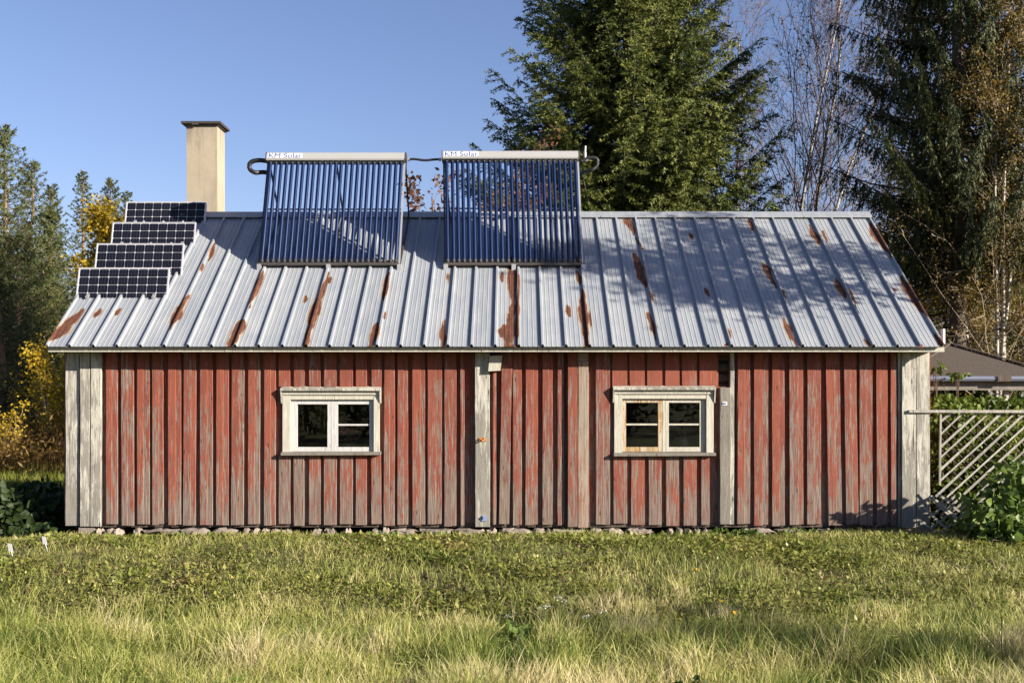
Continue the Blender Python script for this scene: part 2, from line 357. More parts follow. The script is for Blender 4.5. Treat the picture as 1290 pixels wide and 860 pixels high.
# windows: outer casing rectangle in photo pixels
WIN = [dict(x0=355, x1=480, y0=488, y1=572, o=(366, 471, 503, 569)), dict(x0=773, x1=901, y0=487, y1=573, o=(784, 890, 502, 569))]
BOT = WZ(659, 0); GAP = (905, 919, 447, 487)
tops = [(134,150),(153,170),(173,190),(192,208),(212,229),(232,249),(252,270),(273,290),(292,309),(312,329),(333,350),(351,367),(370,385),(389,405),(408,425),(428,446),(448,464),(468,482),(484,499),(501,516),(519,537),(539,557),(560,577),(580,587),
        (621,627),(646,658),(662,679),(683,697),(702,712),(750,769),(773,791),(795,814),(817,835),(839,857),(861,879),(883,896),
        (929,947),(950,968),(972,990),(994,1013),(1017,1036),(1040,1059),(1062,1080),(1082,1100),(1104,1118),(1122,1131)]
tops2 = [(771,790),(793,812),(815,834),(838,856),(859,878),(881,903)]   # above window two
def walls():
    mu = MB(); mt = MB()
    edges = np.arange(XL, XR + .001, .0965 * 2)
    edges = np.append(edges, XR)
    op = []
    for w in WIN:
        a, b, c, d = w['o']; op.append((WX(a, 0), WX(b, 0), WZ(d, 0), WZ(c, 0)))
    op.append((WX(GAP[0], 0), WX(GAP[1], 0), WZ(GAP[3], 0), WZ(GAP[2], 0)))
    xs = sorted(set(list(edges) + [v for o_ in op for v in o_[:2]]))
    for a, b in zip(xs[:-1], xs[1:]):
        if b - a < 1e-4: continue
        c = (a + b) / 2; holes = [o_ for o_ in op if o_[0] < c < o_[1]]
        spans = [(BOT + .01, ZT)]
        for h in holes:
            new = []
            for s0, s1 in spans:
                if h[2] > s0: new.append((s0, min(s1, h[2])))
                if h[3] < s1: new.append((max(s0, h[3]), s1))
            spans = new
        for s0, s1 in spans:
            if s1 - s0 > .01: mu.box(a, b, 0, .10, s0, s1, rnd=(math.floor((c - XL) / .193) * .37) % 1)
    for k, (a, b) in enumerate(tops):
        x0, x1 = WX(a, -.03), WX(b - 1.5 + rng.normal(0, .35), -.03); c = (a + b) / 2; sk = rng.normal(0, .005)
        if 1040 < c < 1090: sk = .035
        yf = -.036 - rng.random() * .008
        hit = [w for w in WIN if w['x0'] - 1 < c < w['x1'] + 1]
        bot = BOT - rng.random() * .02
        if hit:
            w = hit[0]
            plank(mt, x0, x1, bot, WZ(w['y1'] + 1, -.03), yf, -.001, seg=3)
            if w is WIN[0]: plank(mt, x0, x1, WZ(w['y0'] - 1, -.03), ZT, yf, -.001, seg=2)
        else:
            plank(mt, x0, x1, bot, ZT, yf, -.001, skew=sk); plank(mt, x0 - .0005, x0 + (x1 - x0) * rng.uniform(.5, .66), bot - .003, ZT, yf - .0055, yf - .0005, skew=sk)
    for a, b in tops2: plank(mt, WX(a, -.03), WX(b, -.03), WZ(486, -.03), ZT, -.031, -.001, seg=2, rnd=.1)
    # leaning loose plank beside the middle post
    plank(mt, WX(633, -.05), WX(646, -.05), BOT, ZT, -.062, -.036, skew=-.045, rnd=.93, taper=.0)
    # proud planks on either side of the middle joint
    plank(mt, WX(715, -.08), WX(727.5, -.08), BOT - .03, ZT, -.085, -.0, rnd=.42)
    o1 = mu.build('under_boards', M['red'], house); o2 = mt.build('top_boards', M['red'], house)
    m = MB(); plank(m, WX(728.2, -.08), WX(741, -.08), BOT - .04, WZ(455, 0), -.088, 0, rnd=.5)
    plank(m, WX(728.2, -.08), WX(741, -.08), WZ(454.5, 0), ZT, -.086, 0, rnd=.2)
    o3 = m.build('bare_board', M['whitebare'], house); o3['label'] = 'bare yellow grey board with red flecks'
    # bottom sill timber
    m = MB(); m.box(XL + .3, XR - .35, -.005, .12, BOT - .045, BOT + .009, rnd=.3)
    m.build('sill_beam', M['dark_and_shaded_wood'], house)
    # logs in the gap
    m = MB()
    for k in range(4):
        z = WZ(447, 0) - .02 - k * .135
        m.tube([(WX(898, 0), .13, z), (WX(925, 0), .13, z + .005)], .068, 10, rnd=.2 + .2 * k)
    o_ = m.build('log_wall', M['dark_and_shaded_wood'], house); o_['label'] = 'dark logs showing in a gap of the boards'
    # side and back walls with gables
    for nm, x, s in (('gable_wall', XL + .02, 1), ('gable_wall', XR - .02, -1)):
        m = MB(); ys = np.arange(.10, YB - .05, .19)
        for y0 in ys:
            y1 = min(y0 + .19, YB - .1)
            for (ya, yb_, th) in ((y0, y1, 0), (y0 + .02, y0 + .14, .025)):
                h = lambda y: (roofz(y) if y < YR else roofz(2 * YR - y)) - .05
                xa, xb = (x - th, x + .1) if s > 0 else (x - .1, x + th)
                m.hexa([(xa, ya, BOT), (xb, ya, BOT), (xb, yb_, BOT), (xa, yb_, BOT), (xa, ya, h(ya)), (xb, ya, h(ya)), (xb, yb_, h(yb_)), (xa, yb_, h(yb_))], rnd=rng.random())
        m.build(nm, M['red'], house)
    m = MB(); m.box(XL, XR, YB - .1, YB, BOT, ZT, rnd=.4); m.build('back_wall', M['red'], house)
    m = MB()
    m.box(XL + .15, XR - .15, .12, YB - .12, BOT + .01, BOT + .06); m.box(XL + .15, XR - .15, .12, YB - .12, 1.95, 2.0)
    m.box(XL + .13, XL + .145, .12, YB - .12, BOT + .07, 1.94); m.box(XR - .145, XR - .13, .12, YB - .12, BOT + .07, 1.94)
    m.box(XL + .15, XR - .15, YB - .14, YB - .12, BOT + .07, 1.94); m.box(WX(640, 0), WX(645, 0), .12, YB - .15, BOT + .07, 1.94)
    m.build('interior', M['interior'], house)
walls()
def trims():
    def post(name, mat, specs, lab=None):
        m = MB()
        for (a, b, top, bot, yf, yb_, rr) in specs: plank(m, WX(a, yf), WX(b, yf), WZ(bot, yf), (ZT if top is None else WZ(top, yf)), yf, yb_, rnd=rr, jit=.0025, seg=9)
        o_ = m.build(name, mat, house)
        if lab: o_['label'] = lab
    post('corner_board', M['white'], [(82, 99.5, None, 662, -.028, .06, .55)])
    post('corner_board', M['white'], [(100.5, 112.5, None, 663, -.058, 0, .75)])
    post('corner_board', M['white'], [(113.3, 126.5, None, 663, -.062, 0, .5)])
    post('joint_post', M['white'], [(598.5, 617, None, 663, -.088, 0, .62)])
    post('joint_post', M['grey'], [(907, 920, 488, 660, -.075, -.0, .6)], 'bare grey post with a blue and white tag')
    post('edge_strip', M['white'], [(1131.5, 1135, None, 663, -.045, 0, .4)])
    post('corner_board', M['white'], [(1136, 1154, None, 664, -.075, 0, .58)])
    post('corner_board', M['white'], [(1154.8, 1171.5, None, 669, -.078, .05, .68)])
    post('corner_board', M['white'], [(919.8, 925, None, 660, -.028, -.002, .3)])
    # box on wall, hook, tags
    m = MB(); c = W(623.5, 457.5, -.14); dx, dz = .078, .095
    V = []
    for y in (-.15, -.03):
        for (sx, sz) in ((-1, -1), (1, -1), (1, 1), (-1, 1)):
            V.append((c[0] + sx * dx * (1 if sz > 0 else .97) + (.012 if sz > 0 else -.008), y, c[2] + sz * dz + sx * .004))
    m.add(V, [(0,1,2,3),(7,6,5,4),(0,4,5,1),(1,5,6,2),(2,6,7,3),(3,7,4,0)], rnd=.5)
    b = m.build('wall_box', M['cream'], house); b['label'] = 'small cream painted box under the eave'
    m = MB(); c = W(607.5, 553, -.09)
    m.tube([c + (-.03, 0, 0), c + (-.03, -.03, 0), c + (0, -.05, -.02), c + (.03, -.03, 0), c + (.03, 0, .01)], .009, 6)
    m.box(c[0] - .045, c[0] + .05, -.096, -.089, c[2] - .028, c[2] + .02); m.build('rusty_hook', M['insul'], house)
    m = MB(); c = W(610, 652, -.09); m.box(c[0] - .03, c[0] + .03, -.10, -.089, c[2] - .04, c[2] + .03)
    m.tube([c + (0, -.01, .01), c + (0, -.03, .01)], .018, 8); m.build('enamel_tag', M['blueish'], house)
    m = MB(); c = W(913, 508, -.077); m.box(c[0] - .03, c[0] + .03, -.082, -.0765, c[2] - .022, c[2] + .022); m.build('enamel_tag', M['label'], house)
    m = MB(); m.tube([c + (-.012, -.005, .0), c + (-.012, -.009, .0)], .012, 10); m.tube([c + (.012, -.005, .0), c + (.012, -.009, .0)], .008, 10)
    t_ = m.build('tag_marks', M['letter'], None); t_.parent = [o for o in house.children if o.name.startswith('enamel_tag')][-1]
trims()

def window(w, k):
    root = bpy.data.objects.new('window', None); COL.objects.link(root); root.parent = house
    c = W((w['x0'] + w['x1']) / 2, w['y1'], 0); root.location = c
    root['label'] = ['window with two bluish white sashes and pink flowers inside', 'window with one ochre sash and one white sash'][k]
    def X(p, y=-.05): return WX(p, y)
    def Z(p, y=-.05): return WZ(p, y)
    a, b, c_, d = w['o']; x0, x1, y0, y1 = w['x0'], w['x1'], w['y0'], w['y1']
    m = MB()   # casing boards
    yf, yb_ = -.055, 0.0
    m.box(X(x0 + 1), X(a), yf, yb_, Z(y1 - 3), Z(y0 + 4), rnd=.5)
    m.box(X(b), X(x1 - 2), yf, yb_, Z(y1 - 3), Z(y0 + 4), rnd=.3)
    m.box(X(a) + .001, X(b) - .001, yf + .004, yb_, Z(c_), Z(y0 + 4), rnd=.4)
    m.box(X(x0 + 1), X(x1 - 2), yf - .014, yf - .0005, Z(y0 + 9), Z(y0 + 4.2), rnd=.45)
    # reveal (jambs)
    m.box(X(a) - .012, X(a), 0.001, .12, Z(d), Z(c_), rnd=.5); m.box(X(b), X(b) + .012, .001, .12, Z(d), Z(c_), rnd=.5)
    m.box(X(a), X(b), .001, .12, Z(c_), Z(c_) + .012, rnd=.5); m.box(X(a), X(b), .001, .12, Z(d) - .012, Z(d), rnd=.5)
    m.build('window_frame', M['cream'], root)
    m = MB(); m.hexa([(X(x0 - 1), -.105, Z(y0 + 4)), (X(x1), -.105, Z(y0 + 4)), (X(x1), 0, Z(y0 + 3)), (X(x0 - 1), 0, Z(y0 + 3)),
                      (X(x0 - 1), -.105, Z(y0 + 1.5)), (X(x1), -.105, Z(y0 + 1)), (X(x1), 0, Z(y0 - 2)), (X(x0 - 1), 0, Z(y0 - 2))], rnd=.7)
    for xa in (x0 - 1, x1 - 1.6):   # hanging ears
        zt, zb = Z(y0 + 3.8), Z(y0 + 20)
        m.hexa([(X(xa), -.06, zb), (X(xa) + .016, -.06, zb), (X(xa) + .016, -.001, zb), (X(xa), -.001, zb), (X(xa), -.100, zt), (X(xa) + .016, -.100, zt), (X(xa) + .016, -.001, zt), (X(xa), -.001, zt)], rnd=.5)
    m.build('header_cap', M['white'], root)
    m = MB(); m.hexa([(X(x0), -.11, Z(y1 + 1)), (X(x1), -.11, Z(y1 + .5)), (X(x1), 0, Z(y1 + .5)), (X(x0), 0, Z(y1 + 1)), (X(x0), -.11, Z(y1 - 2.2)), (X(x1), -.11, Z(y1 - 2.7)), (X(x1), 0, Z(y1 - 4)), (X(x0), 0, Z(y1 - 4))], rnd=.8)
    m.build('window_sill', M['grey'], root)
    mid = (a + b) / 2
    m = MB(); m.box(X(mid - 1.6), X(mid + 1.6), -.02, .05, Z(d), Z(c_), rnd=.4); m.build('mullion', M['cream'] if k else M['sash'], root)
    gl = [[(374, 412), (425, 465)], [(789, 829.5), (843, 882)]][k]
    gy = [(509, 563), (507, 563)][k]
    sides = [(a, mid - 1.6), (mid + 1.6, b)]
    mats = [[M['sash'], M['sash']], [M['ochre'], M['cream']]][k]
    munt = [[None, 535], [534.5, 534.5]][k]
    for j in range(2):
        s0, s1 = sides[j]; g0, g1 = gl[j]; ys = -.012
        m = MB(); f0, f1 = -.018, .02
        if k == 0 and j == 1: pass
        m.box(X(s0) + .003, X(g0), f0, f1, Z(d) + .003, Z(c_) - .003, rnd=.4)
        m.box(X(g1), X(s1) - .003, f0, f1, Z(d) + .003, Z(c_) - .003, rnd=.55)
        m.box(X(g0) + .0005, X(g1) - .0005, f0, f1, Z(gy[0]), Z(c_) - .003, rnd=.5)
        m.box(X(g0) + .0005, X(g1) - .0005, f0, f1, Z(d) + .003, Z(gy[1]), rnd=.6)
        # putty lip
        sh = m.build('sash', mats[j], root)
        if k: sh['label'] = ['sash with flaking ochre paint', 'sash with white paint'][j]
        if munt[j]:
            m = MB(); m.box(X(g0), X(g1), -.012, .012, Z(munt[j] + 1.1), Z(munt[j] - 1.1), rnd=.4); m.build('muntin', mats[1] if k else mats[j], sh)
        m = MB(); zz = .006
        m.add([(X(g0), zz, Z(gy[1])), (X(g1), zz, Z(gy[1])), (X(g1), zz + rng.normal(0, .002), Z(gy[0])), (X(g0), zz, Z(gy[0]))], [(0, 1, 2, 3)])
        m.build('pane', M['glass'], sh)
    return root
for k, w in enumerate(WIN): window(w, k)

def flower_pot():
    c = W(440, 564, .17); c[2] = WZ(568, .1)
    r = thing('potted_flower', c, 'pink flowers in a small pale pot behind the left window', 'potted plant')
    m = MB(); m.tube([c + (0, 0, .0), c + (0, 0, .08), c + (0, 0, .085)], [.032, .042, .036], 14, rnd=.5); m.build('pot', M['pot'], r)
    m = MB(); ms = MB(); ml = MB()
    for i in range(9):
        a = rng.random(2) * 2 - 1; tip = c + (a[0] * .15, -.03 + a[1] * .03, .16 + rng.random() * .17)
        ms.tube([c + (0, 0, .08), (c + tip) / 2 + (a[0] * .01, 0, .06), tip], .003, 4)
        n = 26; P = tip + rng.normal(0, .017, (n, 3)); D = nrm(rng.normal(0, 1, (n, 3))); S = nrm(np.cross(D, rng.normal(0, 1, (n, 3))))
        m.rhomb(P, D, S, .028, .022, rng.random(n))
        n = 10; P = (c + tip) / 2 + rng.normal(0, .035, (n, 3)); D = nrm(rng.normal(0, 1, (n, 3))); S = nrm(np.cross(D, rng.normal(0, 1, (n, 3))))
        ml.rhomb(P, D, S, .05, .045, rng.random(n))
    ms.build('stem', M['bushleaf'], r); m.build('blossom', M['petal_pink'], r); ml.build('leaves', M['bushleaf'], r)
    # shelf (window board inside)
    for w in WIN:
        m = MB(); a, b, cc, d = w['o']; m.box(WX(a - 3, .1), WX(b + 3, .1), .121, .36, WZ(d, .1) - .03, WZ(d, .1)); m.build('window_board', M['interior'], house)
    c2 = W(862, 560, .2); c2[2] = WZ(568, .1)
    r = thing('glass_jar', c2, 'pale jar of dried stems behind the right pane of the window with an ochre sash', 'jar')
    m = MB(); m.tube([c2, c2 + (0, 0, .13), c2 + (0, 0, .15)], [.05, .05, .038], 14); m.build('jar_body', M['pot'], r)
    m = MB()
    for i in range(8):
        a = rng.normal(0, 1, 2); m.tube([c2 + (0, 0, .1), c2 + (a[0] * .03, a[1] * .01, .25), c2 + (a[0] * .09, a[1] * .02, .33 + rng.random() * .08)], .003, 4)
    m.build('dried_stem', M['paleb'], r)
flower_pot()

def stones():
    x = WX(122, 0)
    m = MB(); c = W(111, 672, -.0)
    m.box(c[0] - .10, c[0] + .09, -.05, .25, -.32, WZ(664, 0), rnd=.5); o_ = m.build('corner_stone', M['stone'], house)
    def stone(cx, w, h, name='footing_stone', par=house, y=0.02, z=None):
        th = np.linspace(0, pi, 7); ph = np.arange(12) * 2 * pi / 12
        V = []; sd = rng.random() * 50
        for a in th:
            for b in ph:
                d = np.array([sin(a) * cos(b), sin(a) * sin(b), cos(a)])
                d = np.sign(d) * np.abs(d) ** .8
                k = 1 + .6 * (vn(d[0] * 1.7 + sd, d[2] * 1.7 + d[1] * 1.3 + sd) - .5)
                V.append(np.array([cx, y, (z if z is not None else BOT - .05 - h / 2 - .03 * rng.random())]) + d * k * np.array([w / 2, .14, h / 2]))
        q = []
        for i in range(6):
            for j in range(12): q.append((i * 12 + j, i * 12 + (j + 1) % 12, (i + 1) * 12 + (j + 1) % 12, (i + 1) * 12 + j))
        m = MB(); m.add(V, q, None, rng.random()); return m.build(name, M['stone'], par)
    while x < XR - .5:
        w = .08 + rng.random() ** 2 * .42; h = .05 + rng.random() * .11
        if rng.random() < .85: stone(x + w / 2, w, h)
        x += w * .96 + rng.random() * .03
    for (px, py, w, h) in ((787, 666, .32, .12), (830, 672, .25, .07), (880, 668, .35, .05), (975, 663, .3, .05)):
        y = -.35; c = W(px, py, y)
        s = stone(c[0], w, h, 'fallen_stone', None, y, float(gz(c[0], y)) + h * .3); 
        tag(s, {787: 'rounded brown stone fallen from the footing under the ochre window', 830: 'flat pale stone lying in bare soil before the ochre window', 880: 'long low stone slab lying in soil under the bare grey post', 975: 'thin stone slab lying under the right third of the red wall'}[px], 'stone', 'loose stones by the wall')
stones()

# ------------------------------------------------------------------ roof
RUST = [  # px-space streaks: (x_top,y_top,x_bot,y_bot,width px at widest, widest position 0-1)
 (106,388,64,430,17,.75),(128,388,118,402,6,.5),(150,388,145,398,5,.5),(270,305,262,330,5,.4),(257,330,252,345,3,.5),(238,368,215,415,9,.6),
 (333,340,312,392,7,.3),(306,402,290,436,14,.5),(330,355,320,372,3,.5),(414,342,388,415,6,.4),(404,366,384,434,11,.35),(386,372,383,382,4,.5),(392,412,388,432,3,.5),(416,348,413,358,3,.5),
 (491,342,482,385,7,.4),(476,405,467,437,10,.5),(486,392,483,402,3,.5),(566,340,564,360,5,.5),(560,398,557,437,7,.7),
 (633,342,633,356,5,.5),(646,318,646,437,9,.2),(645,392,640,437,15,.6),(634,408,632,426,9,.5),(654,342,652,437,3,.5),(640,285,641,340,4,.5),
 (727,340,731,360,5,.5),(733,362,740,437,12,.5),(715,384,716,400,7,.5),(742,384,746,416,3,.6),(722,310,728,340,4,.7),
 (789,272,800,298,9,.3),(800,298,811,316,2.5,.5),(800,318,814,366,11,.4),(818,364,824,382,3,.5),(815,388,826,430,6,.3),(868,292,873,303,4,.5),
 (888,362,893,374,4,.5),(917,408,922,428,3,.5),(915,432,913,437,4,.5),(940,272,950,293,4,.5),(1019,283,1036,316,7,.35),(1035,290,1042,306,2.5,.5),(960,326,977,365,8,.35),(985,364,993,380,3,.5),
 (1052,350,1066,378,9,.4),(1068,360,1080,388,3,.6),(987,400,1003,437,8,.4),(1088,427,1096,437,5,.6),
 (1094,280,1128,330,13,.35),(1133,347,1172,404,14,.35),(1126,363,1130,368,4,.5),(1178,420,1188,437,9,.8)]
def roof():
    NP = 38; wd = XE1 - XE0; pitch = wd / NP
    prof = []  # (x, height)
    for k in range(NP + 1):
        xk = XE0 + k * pitch
        if k == 0: prof += [(xk, .0), (xk + .004, .034), (xk + .02, .034), (xk + .028, 0)]
        elif k == NP: prof += [(xk - .03, 0), (xk - .02, .034), (xk - .003, .034), (xk, 0)]
        else: prof += [(xk - .021, 0), (xk - .013, .034), (xk + .011, .034), (xk + .021, 0)]
        if k < NP:
            for j in range(1, 5):
                c = xk + pitch * j / 5
                prof += [(c - .009, 0), (c - .003, .0035), (c + .003, .0035), (c + .009, 0)]
    prof = np.array(prof); LS = np.hypot(YR - YE, ZR - ZE); NV = 150
    u = prof[:, 0]; h = prof[:, 1]; v = np.linspace(0, LS, NV)
    U, V_ = np.meshgrid(u, v, indexing='ij'); H = np.repeat(h[:, None], NV, 1)
    sheet = np.floor((U - XE0) / pitch + 1e-4)
    H = H + .003 * (vn2(U * 1.2, V_ * .7) - .5)
    for side in (0, 1):
        if side == 0:
            P = np.stack([U, YE + V_ * RT[1] + H * RN[1], ZE + V_ * RT[2] + H * RN[2]], -1)
        else:
            P = np.stack([U, 2 * YR - (YE + V_ * RT[1] + H * RN[1]), ZE + V_ * RT[2] + H * RN[2]], -1)
        # rust from photo pixel positions
        rust = np.full(U.shape, 0.)
        if side == 0:
            d = P[..., 1] - CY; PX = CX + P[..., 0] / d * F; PY = HY - (P[..., 2] - CH) / d * F
            for (xt, yt, xb, yb_, wp, pk) in RUST:
                f = (PY - yt) / (yb_ - yt)
                xc = xt + (xb - xt) * f
                prof_w = np.where(f < pk, np.clip(f / pk, 0, 1) ** .6, np.clip((1 - f) / (1 - pk + 1e-6), 0, 1) ** .8)
                if yb_ >= 434: prof_w = np.where(f > pk, np.maximum(prof_w, .45 * (f < 1.1)), prof_w)
                wob = (vn3(PX * .12, PY * .10) - .5) * 5 * min(1, wp / 8)
                dd = 1 - np.abs(PX - xc + wob) / (wp * .66 * prof_w + .01)
                inside = (f > 0) & (f < 1.1)
                rust = np.maximum(rust, np.where(inside, np.clip(dd * .95 + .42, 0, 1), 0))
        m = MB(); nu = len(u); i, j = np.meshgrid(np.arange(nu - 1), np.arange(NV - 1), indexing='ij')
        a = (i * NV + j).ravel(); q = np.stack([a, a + NV, a + NV + 1, a + 1], -1)
        if side: q = q[:, ::-1]
        m.add(P.reshape(-1, 3), q, None, ((sheet * .618) % 1).ravel())
        o_ = m.build('roof_slope', M['roofmetal'], house)
        at = o_.data.attributes.new('rust', 'FLOAT', 'POINT'); at.data.foreach_set('value', rust.ravel().astype(np.float32))
        md = o_.modifiers.new('thick', 'SOLIDIFY'); md.thickness = .003; md.offset = -1
        if side == 0: front = o_
    # ridge cap
    m = MB(); x0, x1 = XE0 - .01, XE1 + .01; w_ = .13
    a = np.array([0, YR - w_ * RT[1], ZR - w_ * RT[2]]) + RN * .040; b = np.array([0, YR, ZR + .052]); c = np.array([0, 2 * YR - a[1], a[2]])
    xs = np.linspace(x0, x1, 12)
    for xa, xb in zip(xs[:-1], xs[1:]):
        r = rng.random(); e = .004 * rng.random()
        V = [(xa, *(a[1:] + (0, e))), (xb + .01, *(a[1:] + (0, e))), (xb + .01, b[1], b[2] + e), (xa, b[1], b[2] + e), (xb + .01, c[1], c[2] + e), (xa, c[1], c[2] + e),
             (xa, a[1], a[2] - .012), (xb + .01, a[1], a[2] - .012)]
        m.add(V, [(0, 1, 2, 3), (3, 2, 4, 5), (6, 7, 1, 0)], None, r)
    rc = m.build('ridge_cap', M['roofmetal'], house)
    # fascia and barge boards, soffit
    m = MB(); yf = YE + .06
    m.hexa([(XE0, yf, ZE - .062), (XE1 + .02, yf, ZE - .062), (XE1 + .02, yf + .03, ZE - .062), (XE0, yf + .03, ZE - .062),
            (XE0, yf, ZE - .006), (XE1 + .02, yf, ZE - .006), (XE1 + .02, yf + .03, ZE - .004), (XE0, yf + .03, ZE - .004)], rnd=.4)
    m.build('fascia', M['cream'], house)
    m = MB(); m.box(XE0 + .03, XE1 - .03, yf + .031, -.001, ZE - .04, ZE - .02); m.build('soffit', M['dark_and_shaded_wood'], house)
    for x, s in ((XE0 + .035, 0), (XE1 - .005, 1)):
        m = MB()
        for sd in (0, 1):
            A = np.array([x, YE + .07, ZE - .045 + .035 * SL]); B = np.array([x, YR, ZR - .045])
            if sd: A[1] = 2 * YR - A[1]
            m.bar(A, B, .025, .075, up=(0, 0, 1), rnd=.4 + .1 * sd)
        m.build('barge_board', M['cream'], house)
    # chimney (part of the roof)
    y0 = 3.0; x0, x1 = WX(234.7, y0), WX(273.6, y0); y1 = 3.44; zt = WZ(157.5, y0)
    m = MB(); seg = 10
    zs = np.linspace(3.6, zt, seg)
    for za, zb in zip(zs[:-1], zs[1:]):
        m.hexa([(x0 + .012, y0, za), (x1, y0, za), (x1, y1, za), (x0 + .012, y1, za), (x0 + .012 * 0, y0, zb), (x1, y0, zb), (x1, y1, zb), (x0, y1, zb)], rnd=.5) if 0 else None
    m.hexa([(x0 + .012, y0, 3.5), (x1 + .005, y0, 3.5), (x1 + .005, y1, 3.5), (x0 + .012, y1, 3.5), (x0, y0, zt), (x1, y0, zt), (x1, y1, zt), (x0, y1, zt)], rnd=.5)
    ch = m.build('chimney', M['render'], house)
    m = MB(); m.box(x0 - .065, x1 + .065, y0 - .06, y1 + .06, zt + .01, zt + .045); m.box(x0 - .03, x1 + .03, y0 - .03, y1 + .03, zt - .012, zt + .009)
    m.box(x0 + .1, x0 + .2, y0 - .064, y0 - .05, zt - .01, zt + .02)
    m.build('chimney_cap', M['darkmetal'], ch)
    m = MB(); zz = 4.02
    m.hexa([(x0 - .03, y0 - .05, zz - .1), (x1 + .06, y0 - .05, zz - .1), (x1 + .06, y1 + .05, zz - .1), (x0 - .03, y1 + .05, zz - .1), (x0 - .01, y0 - .012, zz + .32), (x1 + .02, y0 - .012, zz + .32), (x1 + .02, y1 + .02, zz + .20), (x0 - .01, y1 + .02, zz + .2)])
    m.build('chimney_flashing', M['darkmetal'], ch)
t = NT('galvanised_roof'); o = t.obj(); r = t.rnd(); ru = t.attr('rust')
base = t.mix(r, (.235, .258, .285), (.31, .33, .35))
sp = t.noise(t.map(o, (1, 1, 1)), 2.2, 6, .7); st = t.noise(t.map(o, (14, 1.2, 1.2)), 1.5, 6, .6)
base = t.mix(t.ramp(sp, [(.42, 0.0), (.62, .5)]), base, (.22, .25, .285))
base = t.mix(t.math('MULTIPLY', t.ramp(st, [(.45, 0.0), (.7, 1.0)]), .4), base, (.42, .42, .41))
fine = t.noise(o, 26, 6, .75); fs = t.noise(t.map(o, (60, 5, 5)), 1.0, 5, .7)
rm = t.math('ADD', ru, t.math('ADD', t.math('MULTIPLY', t.math('SUBTRACT', fine, .5), .5), t.math('MULTIPLY', t.math('SUBTRACT', fs, .5), 1.25)))
mask = t.ramp(rm, [(.38, 0.0), (.58, 1.0)])
mask = t.math('MULTIPLY', mask, t.ramp(ru, [(.05, 0.0), (.15, 1.0)]))
rc_ = t.ramp(t.math('ADD', t.math('MULTIPLY', fs, .6), t.math('MULTIPLY', fine, .4)), [(.36, (.030, .010, .007)), (.52, (.085, .026, .011)), (.66, (.19, .075, .026))])
halo = t.math('MULTIPLY', t.ramp(rm, [(.10, 0.0), (.42, .8)]), t.ramp(ru, [(.05, 0.0), (.15, 1.0)]))
c = t.mix(halo, base, (.31, .22, .12)); c = t.mix(mask, c, rc_)
M['roofmetal'] = t.done(t.bsdf(Base_Color=c, Metallic=t.math('MULTIPLY', t.math('SUBTRACT', 1.0, mask), .12), Roughness=t.math('ADD', .45, t.math('MULTIPLY', mask, .4)), Normal=t.bump(sp, .12, .02)))
roof()
